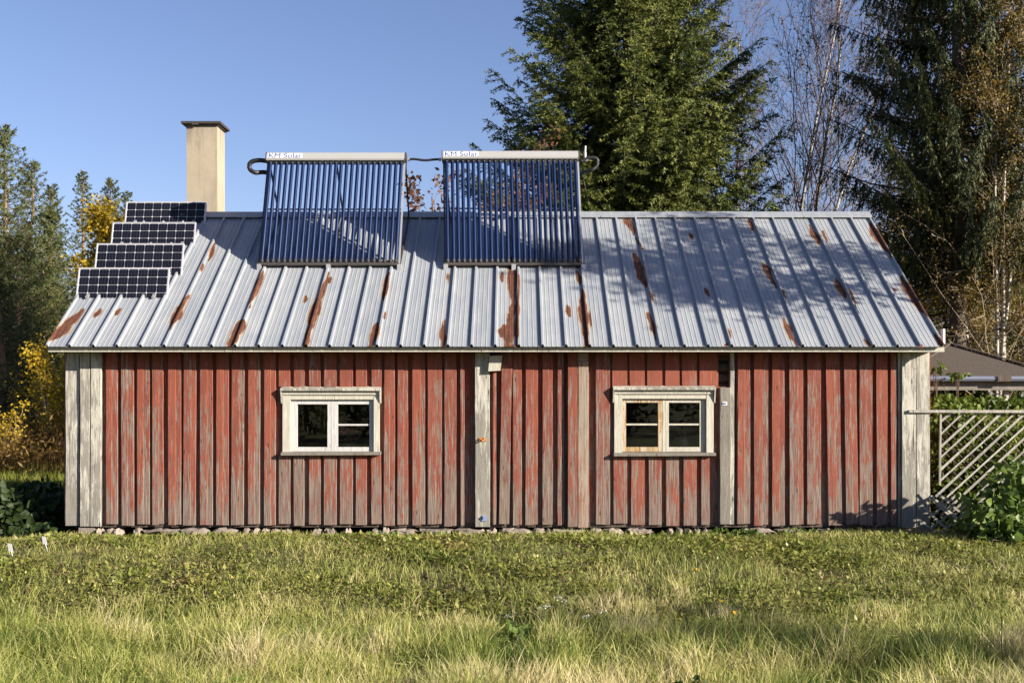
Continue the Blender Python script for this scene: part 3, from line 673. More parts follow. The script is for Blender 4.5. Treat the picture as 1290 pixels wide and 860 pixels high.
# ------------------------------------------------------------------ photovoltaic panels
PVS = [  # top-left px, top-right px, top py, bottom-left py, depth (top)
 (99.3, 213.5, 337.0, 380.5, .68, 'lowest'), (122, 231.8, 306.5, 348.5, 1.18, 'second lowest'), (142, 246.7, 279.8, 320, 1.86, 'second highest'), (159.2, 260.2, 253.8, 292, 2.42, 'highest')]
def pv():
    for k, (xa, xb, yt, yb_, y, nm) in enumerate(PVS):
        x0, x1 = WX(xa, y), WX(xb, y); zt = WZ(yt, y); ang = radians(74)
        yb2 = y - .12; zb = WZ(yb_, yb2); T = np.array([0, y - yb2, zt - zb]); Hh = np.linalg.norm(T); T /= Hh; N = np.array([0, -T[2], T[1]])
        B = np.array([0, yb2, zb])
        pt = lambda x, v, n: np.array([x, 0, 0]) + B + T * v + N * n
        rz = float(roofz(yb2))
        r = thing('solar_panel', ((x0 + x1) / 2, yb2, rz), f'{nm} of four dark solar panels stepped up the left roof edge', 'solar panel', 'stepped solar panels on the left of the roof')
        def slab(m, a, b, v0, v1, n0, n1, rr=.5, mat=0):
            m.hexa([pt(a, v0, n0), pt(b, v0, n0), pt(b, v0, n1), pt(a, v0, n1), pt(a, v1, n0), pt(b, v1, n0), pt(b, v1, n1), pt(a, v1, n1)], rr, mat)
        fw = .014; m = MB()
        slab(m, x0, x0 + fw, 0, Hh, -.035, 0); slab(m, x1 - fw, x1, 0, Hh, -.035, 0)
        slab(m, x0 + fw, x1 - fw, 0, fw, -.035, 0); slab(m, x0 + fw, x1 - fw, Hh - fw, Hh, -.035, 0)
        m.build('panel_frame', M['alubright'], r)
        m = MB(); slab(m, x0 + fw, x1 - fw, fw, Hh - fw, -.012, -.006, .5, 0)
        nx, ny = 9, 4; W_ = x1 - x0 - 2 * fw - .012; H_ = Hh - 2 * fw - .012; cw, chh = W_ / nx, H_ / ny
        for i in range(nx):
            for j in range(ny):
                a = x0 + fw + .006 + i * cw + .0022; b = a + cw - .0044; v0 = fw + .006 + j * chh + .0022; v1 = v0 + chh - .0044; ch = .010; n_ = -.004
                V = [pt(a + ch, v0, n_), pt(b - ch, v0, n_), pt(b, v0 + ch, n_), pt(b, v1 - ch, n_), pt(b - ch, v1, n_), pt(a + ch, v1, n_), pt(a, v1 - ch, n_), pt(a, v0 + ch, n_)]
                m.add(V, [(0, 1, 2, 7), (7, 2, 3, 6), (6, 3, 4, 5)], None, rng.random(), 1)
                for bb in (1, 2):
                    xx = a + (b - a) * bb / 3; m.add([pt(xx - .001, v0, n_ + .001), pt(xx + .001, v0, n_ + .001), pt(xx + .001, v1, n_ + .001), pt(xx - .001, v1, n_ + .001)], [(0, 1, 2, 3)], None, .5, 2)
        m.build('cell_sheet', [M['backsheet'], M['cell'], M['busbar']], r)
        for x in (x0 + .16, x1 - .17):
            m = MB()
            bf = pt(x, 0.02, -.03); foot = np.array([x, bf[1] - .02, roofz(bf[1] - .02) + .035])
            tp = pt(x, Hh - .03, -.045); yb3 = min(tp[1] + .20, YR - .05); back = np.array([x, yb3, roofz(yb3) + .036])
            m.bar(foot, bf + (0, 0, .01), .03, .03, up=(1, 0, 0)); m.bar(bf + (0, .015, .01), tp, .03, .03, up=(1, 0, 0)); m.bar(tp, back, .03, .03, up=(1, 0, 0))
            m.bar(foot + (0, -.05, -.03), back + (0, .02, .0), .035, .02, up=(0, 0, 1))
            m.build('support_leg', M['alu'], r)
M['busbar'] = plain('thin_busbars', (.10, .10, .12), .4, .3)
pv()

# ------------------------------------------------------------------ evacuated tube collectors
def text_mesh(name, body, size, X, Y, origin, parent, mat, depth=.001):
    cu = bpy.data.curves.new('lettering_curve', 'FONT'); cu.body = body; cu.size = size; cu.extrude = depth; cu.offset = 0
    to = bpy.data.objects.new('lettering_tmp', cu); COL.objects.link(to)
    bpy.context.view_layer.update()
    me = bpy.data.meshes.new_from_object(to.evaluated_get(bpy.context.evaluated_depsgraph_get())); bpy.data.objects.remove(to)
    X = nrm(X); Y = nrm(Y); Z = np.cross(X, Y)
    n = len(me.vertices); co = np.empty(n * 3, np.float32); me.vertices.foreach_get('co', co); co = co.reshape(-1, 3)
    wd = co[:, 0].max() - co[:, 0].min()
    P = np.outer(co[:, 0], X) + np.outer(co[:, 1], Y) + np.outer(co[:, 2], Z)
    me.vertices.foreach_set('co', P.astype(np.float32).ravel()); me.update()
    me.materials.clear(); me.materials.append(mat)
    o_ = bpy.data.objects.new(name, me); COL.objects.link(o_); o_.parent = parent; o_.location = np.array(origin) - world_loc(parent)
    return o_, wd
def collector(x0, x1, pyb, pyt, lab, lean):
    yb_ = 1.24; zb = roofz(yb_) + .06; yt = 1.68; zt = WZ(pyt, yt)
    B = np.array([0, yb_, zb]); T = np.array([0, yt - yb_, zt - zb]); L = np.linalg.norm(T); T /= L; N = np.array([0, -T[2], T[1]])
    pt = lambda x, v, n: np.array([x + lean * v / L, 0, 0]) + B + T * v + N * n
    r = thing('tube_collector', ((x0 + x1) / 2, yb_, roofz(yb_)), lab, 'solar collector', 'evacuated tube collectors on the roof')
    nt_ = 25; mar = .045; pit = (x1 - x0 - 2 * mar) / (nt_ - 1); vtop = L - .125
    for k in range(nt_):
        x = x0 + mar + k * pit + rng.normal(0, .0015)
        m = MB(); n0 = .02
        m.tube([pt(x, .055, n0), pt(x, .07, n0), pt(x, vtop, n0)], .0242, 12, cap=False)
        tb = m.build('glass_tube', M['tube'], r, smooth=True)
        m = MB(); m.tube([pt(x, .0, n0), pt(x, .012, n0), pt(x, .05, n0), pt(x, .062, n0)], [.014, .027, .027, .024], 10); m.build('end_cap', M['black'], tb)
        m = MB(); m.tube([pt(x, vtop - .028, n0), pt(x, vtop + .01, n0)], .0262, 10); m.build('seal', M['black'], tb)
    # manifold: rounded box profile
    prof = [(-.075, 0), (-.075, .105), (-.06, .125), (.055, .125), (.075, .105), (.08, .02), (.07, .0)]
    m = MB(); a0, a1 = x0 - .005, x1 + .005
    V = [pt(a0, vtop + b, n) for n, b in prof] + [pt(a1, vtop + b, n) for n, b in prof]; n_ = len(prof)
    m.add(V, [(i, (i + 1) % n_, n_ + (i + 1) % n_, n_ + i) for i in range(n_)], [(0, i, i + 1) for i in range(1, n_ - 1)] + [(n_, n_ + i + 1, n_ + i) for i in range(1, n_ - 1)])
    hd = m.build('manifold', M['headerpaint'], r)
    for a, b in ((a0 - .014, a0 - .001), (a1 + .001, a1 + .014)):
        m = MB(); P2 = [(n * 1.06, b_ * 1.05 - .003) for n, b_ in prof]
        V = [pt(a, vtop + q, n) for n, q in P2] + [pt(b, vtop + q, n) for n, q in P2]
        m.add(V, [(i, (i + 1) % n_, n_ + (i + 1) % n_, n_ + i) for i in range(n_)], [(0, i, i + 1) for i in range(1, n_ - 1)] + [(n_, n_ + i + 1, n_ + i) for i in range(1, n_ - 1)])
        m.build('end_plate', M['darkmetal'], hd)
    # sticker on the curved face
    # face between (.08,.02) and (.075,.105) in (n,b)
    fa = lambda x, b: pt(x, vtop + b, .08 - (b - .02) * .005 / .085 + .0015)
    m = MB(); m.add([fa(x0 + .012, .030), fa(x0 + .50, .030), fa(x0 + .50, .102), fa(x0 + .012, .102)], [(0, 1, 2, 3)])
    m.build('sticker', M['label'], hd)
    Yv = fa(0, .1) - fa(0, .03)
    tx, wd = text_mesh('lettering', 'KM Solar', .096, (1, 0, 0), Yv, fa(x0 + .02, .034) + N * .0015, hd, M['letter'])
    tx.scale = (min(1.3, .465 / wd), 1, 1)
    # rails
    for x in (x0 + .004, (x0 + x1) / 2 + (.02 if lean < 0 else -.005), x1 - .004):
        m = MB(); c_ = x not in (x0 + .004, x1 - .004)
        m.bar(pt(x, -.03, -.02), pt(x, vtop + .01, -.02), .022, .03, up=N); m.build('frame_rail', M['alu'] if x > x0 + .1 and not c_ else M['darkmetal'], r)
    m = MB(); m.hexa([pt(x0, -.035, -.03), pt(x1, -.035, -.03), pt(x1, -.035, .042), pt(x0, -.035, .042), pt(x0, .006, -.03), pt(x1, .006, -.03), pt(x1, .0, .046), pt(x0, .0, .046)])
    m.build('bottom_rail', M['darkmetal'], r)
    m = MB(); m.bar(pt(x0, L * .5, -.036), pt(x1, L * .5, -.036), .02, .012, up=N); m.build('cross_brace', M['alu'], r)
    for x in (x0 + .02, (x0 + x1) / 2, x1 + .005):
        m = MB(); tp = pt(x, vtop, -.05); ft = np.array([x + lean * .3, 2.45, roofz(2.45) + .035])
        m.bar(tp, ft, .022, .022, up=(1, 0, 0)); m.bar(ft, np.array([x, yb_, roofz(yb_) + .036]), .03, .02); m.build('rear_strut', M['darkmetal'], r)
        m = MB(); m.box(x - .03, x + .03, yb_ - .05, yb_ + .04, roofz(yb_ - .05) + .0, roofz(yb_) + .05); m.build('foot_bracket', M['alu'], r)
    return pt, x0, x1, vtop
c1 = collector(WX(325.5, 1.24), WX(503, 1.24), 338, 194.5, 'blue evacuated tube collector nearer the chimney, with a black hose loop at its left end', .04)
c2 = collector(WX(560, 1.24), WX(734.5, 1.24), 338, 192.5, 'blue evacuated tube collector in the middle of the roof, in front of the big spruce', -.045)
def pipes():
    y = 1.68
    P = lambda a, b, yy=y: W(a, b, yy)
    def smooth(pts, n=8):
        pts = [np.array(p) for p in pts]; out = []
        pp = [pts[0]] + pts + [pts[-1]]
        for i in range(1, len(pp) - 2):
            for k in range(n):
                t_ = k / n; a, b, c, d = pp[i - 1:i + 3]
                out.append(.5 * ((2 * b) + (c - a) * t_ + (2 * a - 5 * b + 4 * c - d) * t_ ** 2 + (3 * b - a - 3 * c + d) * t_ ** 3))
        out.append(pts[-1]); return out
    m = MB(); m.tube(smooth([P(339, 203.5), P(327, 202), P(318, 203.5), P(314, 208), P(315.5, 214), P(322, 217.5), P(331, 217, 1.76), P(341, 218, 1.85)]), .032, 10)
    o_ = m.build('insulated_hose', M['black'], None, smooth=True); tag(o_, 'thick black insulated hose looping out at the left end of the left tube collector', 'hose')
    r = thing('connecting_pipe', P(535, 201), 'thin black pipe linking the two tube collectors in the gap between them', 'pipe')
    m = MB(); m.tube(smooth([P(515, 201), P(522, 200.5), P(535, 202), P(548, 201), P(556, 201)]), .017, 8); m.build('pipe_run', M['black'], r, smooth=True)
    for a in (513.5, 553):
        m = MB(); m.tube([P(a, 201), P(a + 2.6, 201)], .024, 8); m.build('coupling', M['pipe'], r)
    m = MB(); m.tube(smooth([P(733, 203), P(741, 199.5), P(749, 199), P(753, 203), P(751, 210), P(744, 215), P(736, 217, 1.8), P(730, 222, 1.95)]), .026, 10)
    o_ = m.build('insulated_hose', M['black'], None, smooth=True); tag(o_, 'black hose loop at the right end of the right collector, before the big spruce', 'hose')
    r = thing('air_valve', P(737, 203), 'short upright grey vent valve at the right end of the right collector', 'valve')
    m = MB(); m.tube([P(737, 203), P(737, 198), P(737, 197.9), P(737, 192), P(737, 191.9), P(737.5, 184)], [.014, .014, .022, .022, .017, .014], 10); m.build('valve_body', M['pipe'], r)
    m = MB(); m.tube([P(734, 202), P(741, 202)], .02, 8); m.build('tee', M['pipe'], r)
pipes()

# ------------------------------------------------------------------ garden at the right: small hip-roofed shelter, lattice, loose lattice
def shelter():
    cx, cy = 7.26, 4.55; hw = 1.2; ze = 1.86; za = 2.45; y0, y1 = cy - hw, cy + hw; x0, x1 = cx - hw, cx + hw
    r = thing('garden_shelter', (cx, cy, float(gz(cx, cy))), 'low garden shelter with brown felt hip roof behind the lattice at right', 'shelter')
    m = MB(); nn = 9
    C = [(x0 - .08, y0 - .08), (x1 + .08, y0 - .08), (x1 + .08, y1 + .08), (x0 - .08, y1 + .08)]
    for k in range(4):
        a, b = C[k], C[(k + 1) % 4]
        m.add([(*a, ze + .03), (*b, ze + .03), (cx, cy, za), (*a, ze - .0), (*b, ze - .0)], [(3, 4, 1, 0)], [(0, 1, 2)], .3 + .1 * k)
    rf = m.build('hip_roof', M['shingle'], r)
    for k in range(4):
        m = MB(); m.bar((*C[k], ze + .05), (cx, cy, za + .02), .09, .02, rnd=.8); m.build('hip_cap', M['shingle'], rf)
    m = MB(); m.tube([(cx - .12, cy, za - .05), (cx - .12, cy, za + .25)], .05, 10); m.build('vent_pipe', M['pipe'], rf)
    m = MB(); yy = y0 - .13; m.tube([(x0 - .1, yy, ze + .0), (x1 + .1, yy, ze - .0)], .045, 8); m.build('gutter', M['gutter'], r)
    m = MB(); m.box(WX(1255, yy), WX(1272, yy), yy - .06, yy - .046, ze - .04, ze + .05); m.build('gutter_bracket', M['dark_and_shaded_wood'], r)
    m = MB(); m.bar((x0 - .1, y0 - .02, ze - .11), (x1 + .1, y0 - .02, ze - .11), .06, .13, rnd=.6); m.build('front_beam', M['grey'], r)
    for (px_, py_) in ((x0, y0 + .05), (x1, y0 + .05), (x0, y1), (x1, y1), (WX(1270, y0), y0 + .05)):
        m = MB(); g = float(gz(px_, py_)); m.box(px_ - .035, px_ + .035, py_, py_ + .07, g - .1, ze - .176, rnd=.3); m.build('post', M['white'], r)
shelter()
def lattice():
    y = .02
    X = lambda p: WX(p, y); Z = lambda p: WZ(p, y)
    r = thing('lattice_fence', (X(1181), y, float(gz(X(1181), y))), 'upright garden lattice with long diagonal laths right of the house corner', 'lattice')
    m = MB(); m.bar((X(1141), y - .115, Z(517.5)), (X(1420), y - .115, Z(518)), .022, .035, rnd=.6); m.build('top_rail', M['lattice'], r)
    m = MB(); m.bar((X(1181.5), y - .085, Z(520)), (X(1180.5), y - .085, Z(610)), .03, .022, up=(1, 0, 0), rnd=.4); m.build('upright', M['lattice'], r)
    m = MB(); m.bar((X(1400), y - .085, Z(520)), (X(1400), y - .085, Z(690)), .03, .04, up=(1, 0, 0), rnd=.4); m.build('upright', M['lattice'], r)
    k = 0
    for xs in np.arange(1196, 1560, 15.8):     # front layer rising to the right
        xs += rng.normal(0, 1.2); k += 1
        # line from (xs,519) down-left with slope 45deg
        length = 108 if k < 7 else 150
        x_end = max(1181.5, xs - length)
        if k == 7: x_end = 1176
        m = MB(); a = (X(min(xs, 1405)), y - .078, Z(519 + max(0, xs - 1405) * .92)); b = (X(x_end), y - .078 + rng.normal(0, .004), Z(519 + (xs - x_end) * .92 + rng.normal(0, 1)))
        if xs - x_end < 6 or x_end > 1400: continue
        m.bar(a, b, .008, .030 if k % 2 else .022, up=(.7, 0, .7), rnd=rng.random()); m.build('front_lath', M['lattice'], r)
    for xs in np.arange(1100, 1400, 15.8):     # rear layer the other way, dark colour stands in for its shade
        xa = max(xs, 1182); za = 519 + (xa - xs) * .9; xb = min(xs + 125, 1405); zb = 519 + (xb - xs) * .9
        if za > 610: continue
        if xa < 1230 and zb > 612: zb = 612; xb = xs + (612 - 519) / .9
        if xb - xa < 5: continue
        m = MB(); m.bar((X(xa), y - .06, Z(za)), (X(xb), y - .06, Z(zb)), .006, .011, up=(-.7, 0, .7), rnd=rng.random()); m.build('rear_lath', M['dark_and_shaded_wood'], r)
    # loose piece
    y2 = -.12; X = lambda p: WX(p, y2); Z = lambda p: WZ(p, y2)
    r = thing('lattice_piece', (X(1190), y2, float(gz(X(1190), y2))), 'broken loose piece of lattice leaning against the right house corner', 'lattice')
    for (a, b, c, d) in ((1165, 620, 1210, 663), (1164, 639, 1203, 677), (1163, 657, 1188, 680), (1172, 624, 1218, 664), (1182, 622, 1222, 657)):
        m = MB(); m.bar((X(a), y2 + rng.normal(0, .01), Z(b)), (X(c), y2 - .05, Z(d)), .008, .026, up=(.7, 0, .7), rnd=rng.random()); m.build('front_lath', M['lattice'], r)
    for (a, b, c, d) in ((1173, 650, 1206, 622), (1170, 668, 1216, 630), (1178, 677, 1216, 645), (1188, 681, 1212, 661)):
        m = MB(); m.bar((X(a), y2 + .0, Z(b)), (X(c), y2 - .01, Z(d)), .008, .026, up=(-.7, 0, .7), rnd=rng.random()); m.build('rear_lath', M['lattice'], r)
    # plant labels at left
    for (a, b, c, d, lb) in ((14, 690, 20, 701, 'white plastic plant label standing at the far left edge of the lawn'), (57, 681, 62, 690, 'white plastic plant label standing nearer to the left house corner')):
        yy = -2.3 if a < 20 else -1.9
        p0 = W(a, b, yy); x, z = p0[0], p0[2]; g = float(gz(x, yy)) 
        r = thing('plant_label', (x, yy, g), lb, 'plant label', 'white plant labels at left')
        m = MB(); V = [(x - .028, yy, z - .03), (x + .022, yy, z - .045), (x + .012, yy - .02, z + .045), (x - .028, yy - .02, z + .055)]
        m.add(V + [(v[0], v[1] + .004, v[2]) for v in V], [(0, 1, 2, 3), (7, 6, 5, 4), (0, 4, 5, 1), (1, 5, 6, 2), (2, 6, 7, 3), (3, 7, 4, 0)]); m.build('label_plate', M['plastic'], r)
        m = MB(); m.bar((x + .0, yy, z - .03), (x + .03, yy + .02, min(g, z - .08) - .03), .012, .005); m.build('stake', M['plastic'], r)
lattice()
# ------------------------------------------------------------------ trees
def conifer(name, label, cat, group, x, y, H, R, cb, nb, mat, bark, seed, tstep=.12, nstep=.055, nl=.085, nw=.022, kk=3, droop=.25, rise=.3, hang=0.0,
            shape=.85, tr=.16, slope0=.1, twl=.38, jit=.65, minz=-9, maxz=99, bvar=.35, lean=(0, 0), azbias=None, sparse=None):
    g = np.random.default_rng(seed); z0 = float(gz(x, y)) - .05
    r = thing(name, (x, y, z0), label, cat, group); B = np.array([x, y, z0])
    m = MB(); zs = np.linspace(0, H, 12); pts = np.stack([x + lean[0] * (zs / H) ** 1.5 + g.normal(0, .03, 12), y + lean[1] * zs / H + g.normal(0, .03, 12), z0 + zs], -1)
    m.tube(pts, tr * (1 - zs / H) ** .8 + .012, 10, rnd=.5); m.build('trunk', bark, r, smooth=True)
    ctr = lambda h: np.array([x + lean[0] * (h / H) ** 1.5, y + lean[1] * h / H, z0 + h])
    mw = MB(); P = []; D = []; RN_ = []; 
    for k in range(nb):
        u = (k + g.random()) / nb
        h = cb + (H * .985 - cb) * u ** 1.12; f = (h - cb) / (H - cb)
        L = R * (1 - f) ** shape * (1 - bvar + bvar * g.random() * 1.6) + .12
        L *= min(1, .75 + f * 3)
        az = k * 2.39996 + g.normal(0, .5)
        rad = np.array([cos(az), sin(az), 0]); n = 9; tt = np.linspace(0, 1, n)
        sl = slope0 + .38 * f + g.normal(0, .07)
        zz = L * (sl * tt - droop * (1 - f * .7) * np.sin(pi * np.minimum(tt * 1.1, 1)) + rise * tt ** 2.4 * (1 - .3 * f))
        bend = g.normal(0, .12) * L
        per = np.array([-sin(az), cos(az), 0])
        c = ctr(h); pth = c + rad * (L * tt)[:, None] + per * (bend * tt ** 2)[:, None] + np.array([0, 0, 1]) * zz[:, None]
        if pth[:, 2].max() < minz: continue
        far = 1.0 if c[2] < maxz else 2.0
        mw.tube(pth, np.linspace(.007 + .007 * L, .003, n), 4, rnd=g.random(), cap=False)
        nt_ = max(4, int(L / (tstep * far)))
        s = np.linspace(.14 if sparse is None else sparse, 1, nt_) + g.normal(0, .01, nt_); s = np.clip(s, 0, 1)
        ip = s * (n - 1); i0 = np.minimum(ip.astype(int), n - 2); fr_ = (ip - i0)[:, None]
        bp = pth[i0] * (1 - fr_) + pth[i0 + 1] * fr_; tg = nrm(pth[i0 + 1] - pth[i0])
        sd = nrm(np.cross(tg, [0, 0, 1.])) * np.where(np.arange(nt_) % 2, 1, -1)[:, None]
        td = nrm(tg * .75 + sd * g.uniform(.35, 1.0, (nt_, 1)) + np.array([0, 0, -1.]) * (.22 + hang * g.uniform(.5, 1.5, (nt_, 1))) + g.normal(0, .18, (nt_, 3)))
        tl = np.minimum(L * twl, .14 + twl * L * (1.08 - s)) * g.uniform(.6, 1.25, nt_)
        if hang > .5: tl = np.minimum(L * .24, .42) * g.uniform(.35, 1.2, nt_) * (1.25 - s * .8)
        tl[-1] = tl[-1] * .6; cr = g.random() * .35 + .1
        ns = np.maximum(2, (tl / (nstep * far)).astype(int))
        idx = np.repeat(np.arange(nt_), ns); cnt = np.concatenate([np.arange(q) for q in ns]); q_ = (cnt + .5) / ns[idx]
        dist = tl[idx] * q_
        pp = bp[idx] + td[idx] * dist[:, None] + np.array([0, 0, -1.]) * ((dist ** 2) * (.35 + hang * .4))[:, None]
        tr_ = g.random(nt_)[idx] * .35
        for _ in range(kk):
            P.append(pp + g.normal(0, nl * .12, pp.shape)); D.append(nrm(td[idx] * .75 + g.normal(0, jit, pp.shape) + np.array([0, 0, .1 - hang * .5])))
            RN_.append(np.clip(cr + tr_ + .3 * q_ + g.normal(0, .08, len(pp)), 0, 1))
        # along the branch axis as well
        na = max(3, int(L / (nstep * 1.2 * far))); s2 = np.linspace(.25, 1, na); ip = s2 * (n - 1); i0 = np.minimum(ip.astype(int), n - 2); fr_ = (ip - i0)[:, None]
        ap = pth[i0] * (1 - fr_) + pth[i0 + 1] * fr_; at = nrm(pth[i0 + 1] - pth[i0])
        for _ in range(2): P.append(ap); D.append(nrm(at + g.normal(0, jit, ap.shape))); RN_.append(np.clip(cr + .2 + g.normal(0, .1, na), 0, 1))
    P = np.concatenate(P); D = np.concatenate(D); RN_ = np.concatenate(RN_)
    No = nrm((P - B) * (1, 1, 0)) + np.array([0, 0, .55]); S = nrm(np.cross(D, No + g.normal(0, .45, D.shape)))
    m = MB(); m.rhomb(P, D, S, nl * g.uniform(.7, 1.3, len(P)), nw * g.uniform(.7, 1.3, len(P)), RN_)
    m.build('crown', mat, r); 
    if mw.v: mw.build('branches', bark, r)
    return r

class LM(MB):
    def __init__(s): MB.__init__(s); s.limb = MB()
def skeleton(g, base, d0, L0, r0, levels, spread, nchild, up, mw, tips, sides=5, seg=6, wob=.12, lenf=.6, start=.3):
    """recursive branching; collects tubes into mw and twig points into tips"""
    def rec(p, d, L, rad, lv):
        n = seg if lv else seg + 3; pts = [p]; dd = d.copy()
        for i in range(n - 1):
            dd = nrm(dd + g.normal(0, wob, 3) * (1 if lv else .45) + np.array([0, 0, up[min(lv, len(up) - 1)]]))
            pts.append(pts[-1] + dd * L / (n - 1))
        pts = np.array(pts); rr = np.linspace(rad, rad * (.35 if lv < levels else .5), n)
        (mw if lv != 1 or not isinstance(mw, LM) else mw.limb).tube(pts, rr, max(3, sides - lv), rnd=g.random(), cap=False)
        if lv >= levels - 1: tips.append(pts)
        if lv == levels: return
        nc = nchild[lv]
        for c in range(nc):
            f = start + (1 - start) * (c + g.random()) / nc; f = min(f, .98); ip = f * (n - 1); i0 = min(int(ip), n - 2); q = pts[i0] + (pts[i0 + 1] - pts[i0]) * (ip - i0)
            t_ = nrm(pts[i0 + 1] - pts[i0]); s = nrm(np.cross(t_, g.normal(0, 1, 3)))
            a = spread[lv] * g.uniform(.7, 1.25); nd = nrm(t_ * cos(a) + s * sin(a))
            rec(q, nd, L * lenf * g.uniform(.6, 1.15) * (1.15 - .65 * f), max(rad * (1 - .65 * f) * (.36 if lv == 0 else .45), .0046), lv + 1)
    rec(np.array(base, float), nrm(d0), L0, r0, 0)

def leaves_on(g, tips, n, size, mat, name, parent, scatter=.12, lo=0, rb=(0, 1), hang=.2):
    T = np.concatenate(tips); T = T[T[:, 2] > lo] if lo else T
    i = g.integers(0, len(T), n); P = T[i] + g.normal(0, scatter, (n, 3)); D = nrm(g.normal(0, 1, (n, 3)) + np.array([0, 0, -hang])); S = nrm(np.cross(D, g.normal(0, 1, (n, 3))))
    m = MB(); cl = vn(P[:, 0] * 1.7 + P[:, 2], P[:, 1] * 1.7 + P[:, 2] * 1.3)
    m.rhomb(P, D, S, size * g.uniform(.6, 1.3, n), size * .75, np.clip(rb[0] + (rb[1] - rb[0]) * (.5 * cl + .5 * g.random(n)), 0, 1)); return m.build(name, mat, parent)

def leafy(name, label, cat, group, x, y, H, seed, nleaf, size, leaf, bark, twig=None, stems=1, spread=(.6, .7, .7), nchild=(9, 5, 4), r0=.06, lenf=.5, up=(.05, .08, .03), scatter=.12, crown='crown', z0=None, start=.3, leans=None, lo=0, rb=(0, 1), levels=3, wob=.12, hang=.2, spl=.15):
    g = np.random.default_rng(seed); zb = float(gz(x, y)) if z0 is None else z0
    r = thing(name, (x, y, zb), label, cat, group); tips = []
    for s in range(stems):
        mw = LM(); tr_ = MB()
        ln = leans[s] if leans else (g.normal(0, spl), g.normal(0, spl)); off = (g.normal(0, .12 * (stems > 1)), g.normal(0, .12 * (stems > 1)))
        d = np.array([ln[0], ln[1], 1.]); b = np.array([x + off[0], y + off[1], zb - .05])
        skeleton(g, b, d, H * g.uniform(.85, 1.0), r0 * g.uniform(.8, 1.1), levels, spread, nchild, up, mw, tips, lenf=lenf, start=start, wob=wob)
        # split first tube (trunk) from the rest
        tr_.v = [mw.v[0]]; tr_.q = [mw.q[0]]; tr_.qm = [mw.qm[0]]; tr_.r = [mw.r[0]]; tr_.n = len(mw.v[0])
        n0 = len(mw.v[0]); tr_.build('trunk', bark, r, smooth=True)
        if mw.limb.v: mw.limb.build('limbs', twig or bark, r)
        if len(mw.v) > 1:
            m2 = MB(); m2.v = mw.v[1:]; m2.q = [q - n0 for q in mw.q[1:]]; m2.qm = mw.qm[1:]; m2.r = mw.r[1:]; m2.build('branches', twig or bark, r)
    if nleaf: leaves_on(g, tips, nleaf, size, leaf, crown, r, scatter, lo, rb, hang)
    return r

# big spruce behind the ridge
yb = 9.0
conifer('spruce_tree', 'huge dense green spruce rising behind the middle of the roof', 'tree', None, WX(793, yb), yb, 17.2, 3.95, 1.6, 520, M['spruce'], M['needle_trunk'], 5,
        tstep=.05, nstep=.05, nl=.075, nw=.023, kk=6, jit=.45, hang=.3, droop=.15, rise=.30, slope0=-.10, shape=1.0, tr=.22, twl=.32, maxz=10.8, bvar=.22)
# drooping spruce at right
yb = 7.4
conifer('spruce_tree', 'tall dark spruce with hanging twigs beside the right gable', 'tree', None, WX(1209, yb), yb, 18.5, 2.35, 4.4, 330, M['spruce2'], M['needle_trunk'], 8,
        tstep=.044, nstep=.045, nl=.078, nw=.023, kk=5, jit=.38, droop=.10, rise=.20, slope0=-.02, hang=1.6, shape=.28, tr=.17, maxz=10.8, bvar=.35, sparse=.2)
# its thin lower limbs, a sparser spruce right behind it
conifer('spruce_tree', 'thin half bare spruce with sparse lower twigs at right, behind the dark spruce', 'tree', None, WX(1190, 8.5), 8.5, 8.2, 2.9, .8, 190, M['spruce2'], M['needle_trunk'], 18,
        tstep=.09, nstep=.06, nl=.07, nw=.016, kk=3, droop=.12, rise=.1, slope0=.0, hang=.7, shape=.25, tr=.09, bvar=.6, sparse=.35)
for k, (px, y, H, lb) in enumerate([(1135, 19, 8.6, 'dark spruce seen through the twigs just right of the gable top'), (1262, 21, 11.5, 'dark spruce far behind the birches at the right edge'), (1205, 24, 10.5, 'shadowy spruce in the gap behind the dark spruce trunk'), (1325, 18, 10, 'dark spruce cut by the right picture edge')]):
    conifer('spruce_tree', lb, 'tree', 'background spruces at right', WX(px, y), y, H, 2.3, .6, 120, M['spruce2'], M['needle_trunk'], 150 + k, tstep=.2, nstep=.11, nl=.18, nw=.05, kk=3, jit=.7, shape=.7, tr=.12, sparse=.2)
# bare birches
lab = ['bare birch with thin white twin stems right beside the big spruce', 'bare birch with steep fan of purple twigs left of the dark spruce']
leafy('birch_tree', lab[0], 'tree', 'nearly bare birches behind the roof', WX(948, 13), 13, 11.5, 21, 1000, .07, M['goldbrown'], M['birch'], M['birchtwig'], stems=2, spread=(.55, .6, .6), nchild=(30, 9, 7), r0=.065, lenf=.40, up=(.03, .10, .02), scatter=.10, start=.22, leans=[(-.02, 0), (.04, 0)], lo=2)
leafy('birch_tree', lab[1], 'tree', 'nearly bare birches behind the roof', WX(985, 11), 11, 11.5, 22, 1300, .07, M['goldbrown'], M['birch'], M['birchtwig'], stems=3, spread=(.6, .6, .6), nchild=(30, 9, 7), r0=.065, lenf=.47, up=(.03, .10, .02), scatter=.10, start=.2, leans=[(.0, 0), (.06, 0), (.24, .0)], lo=2)
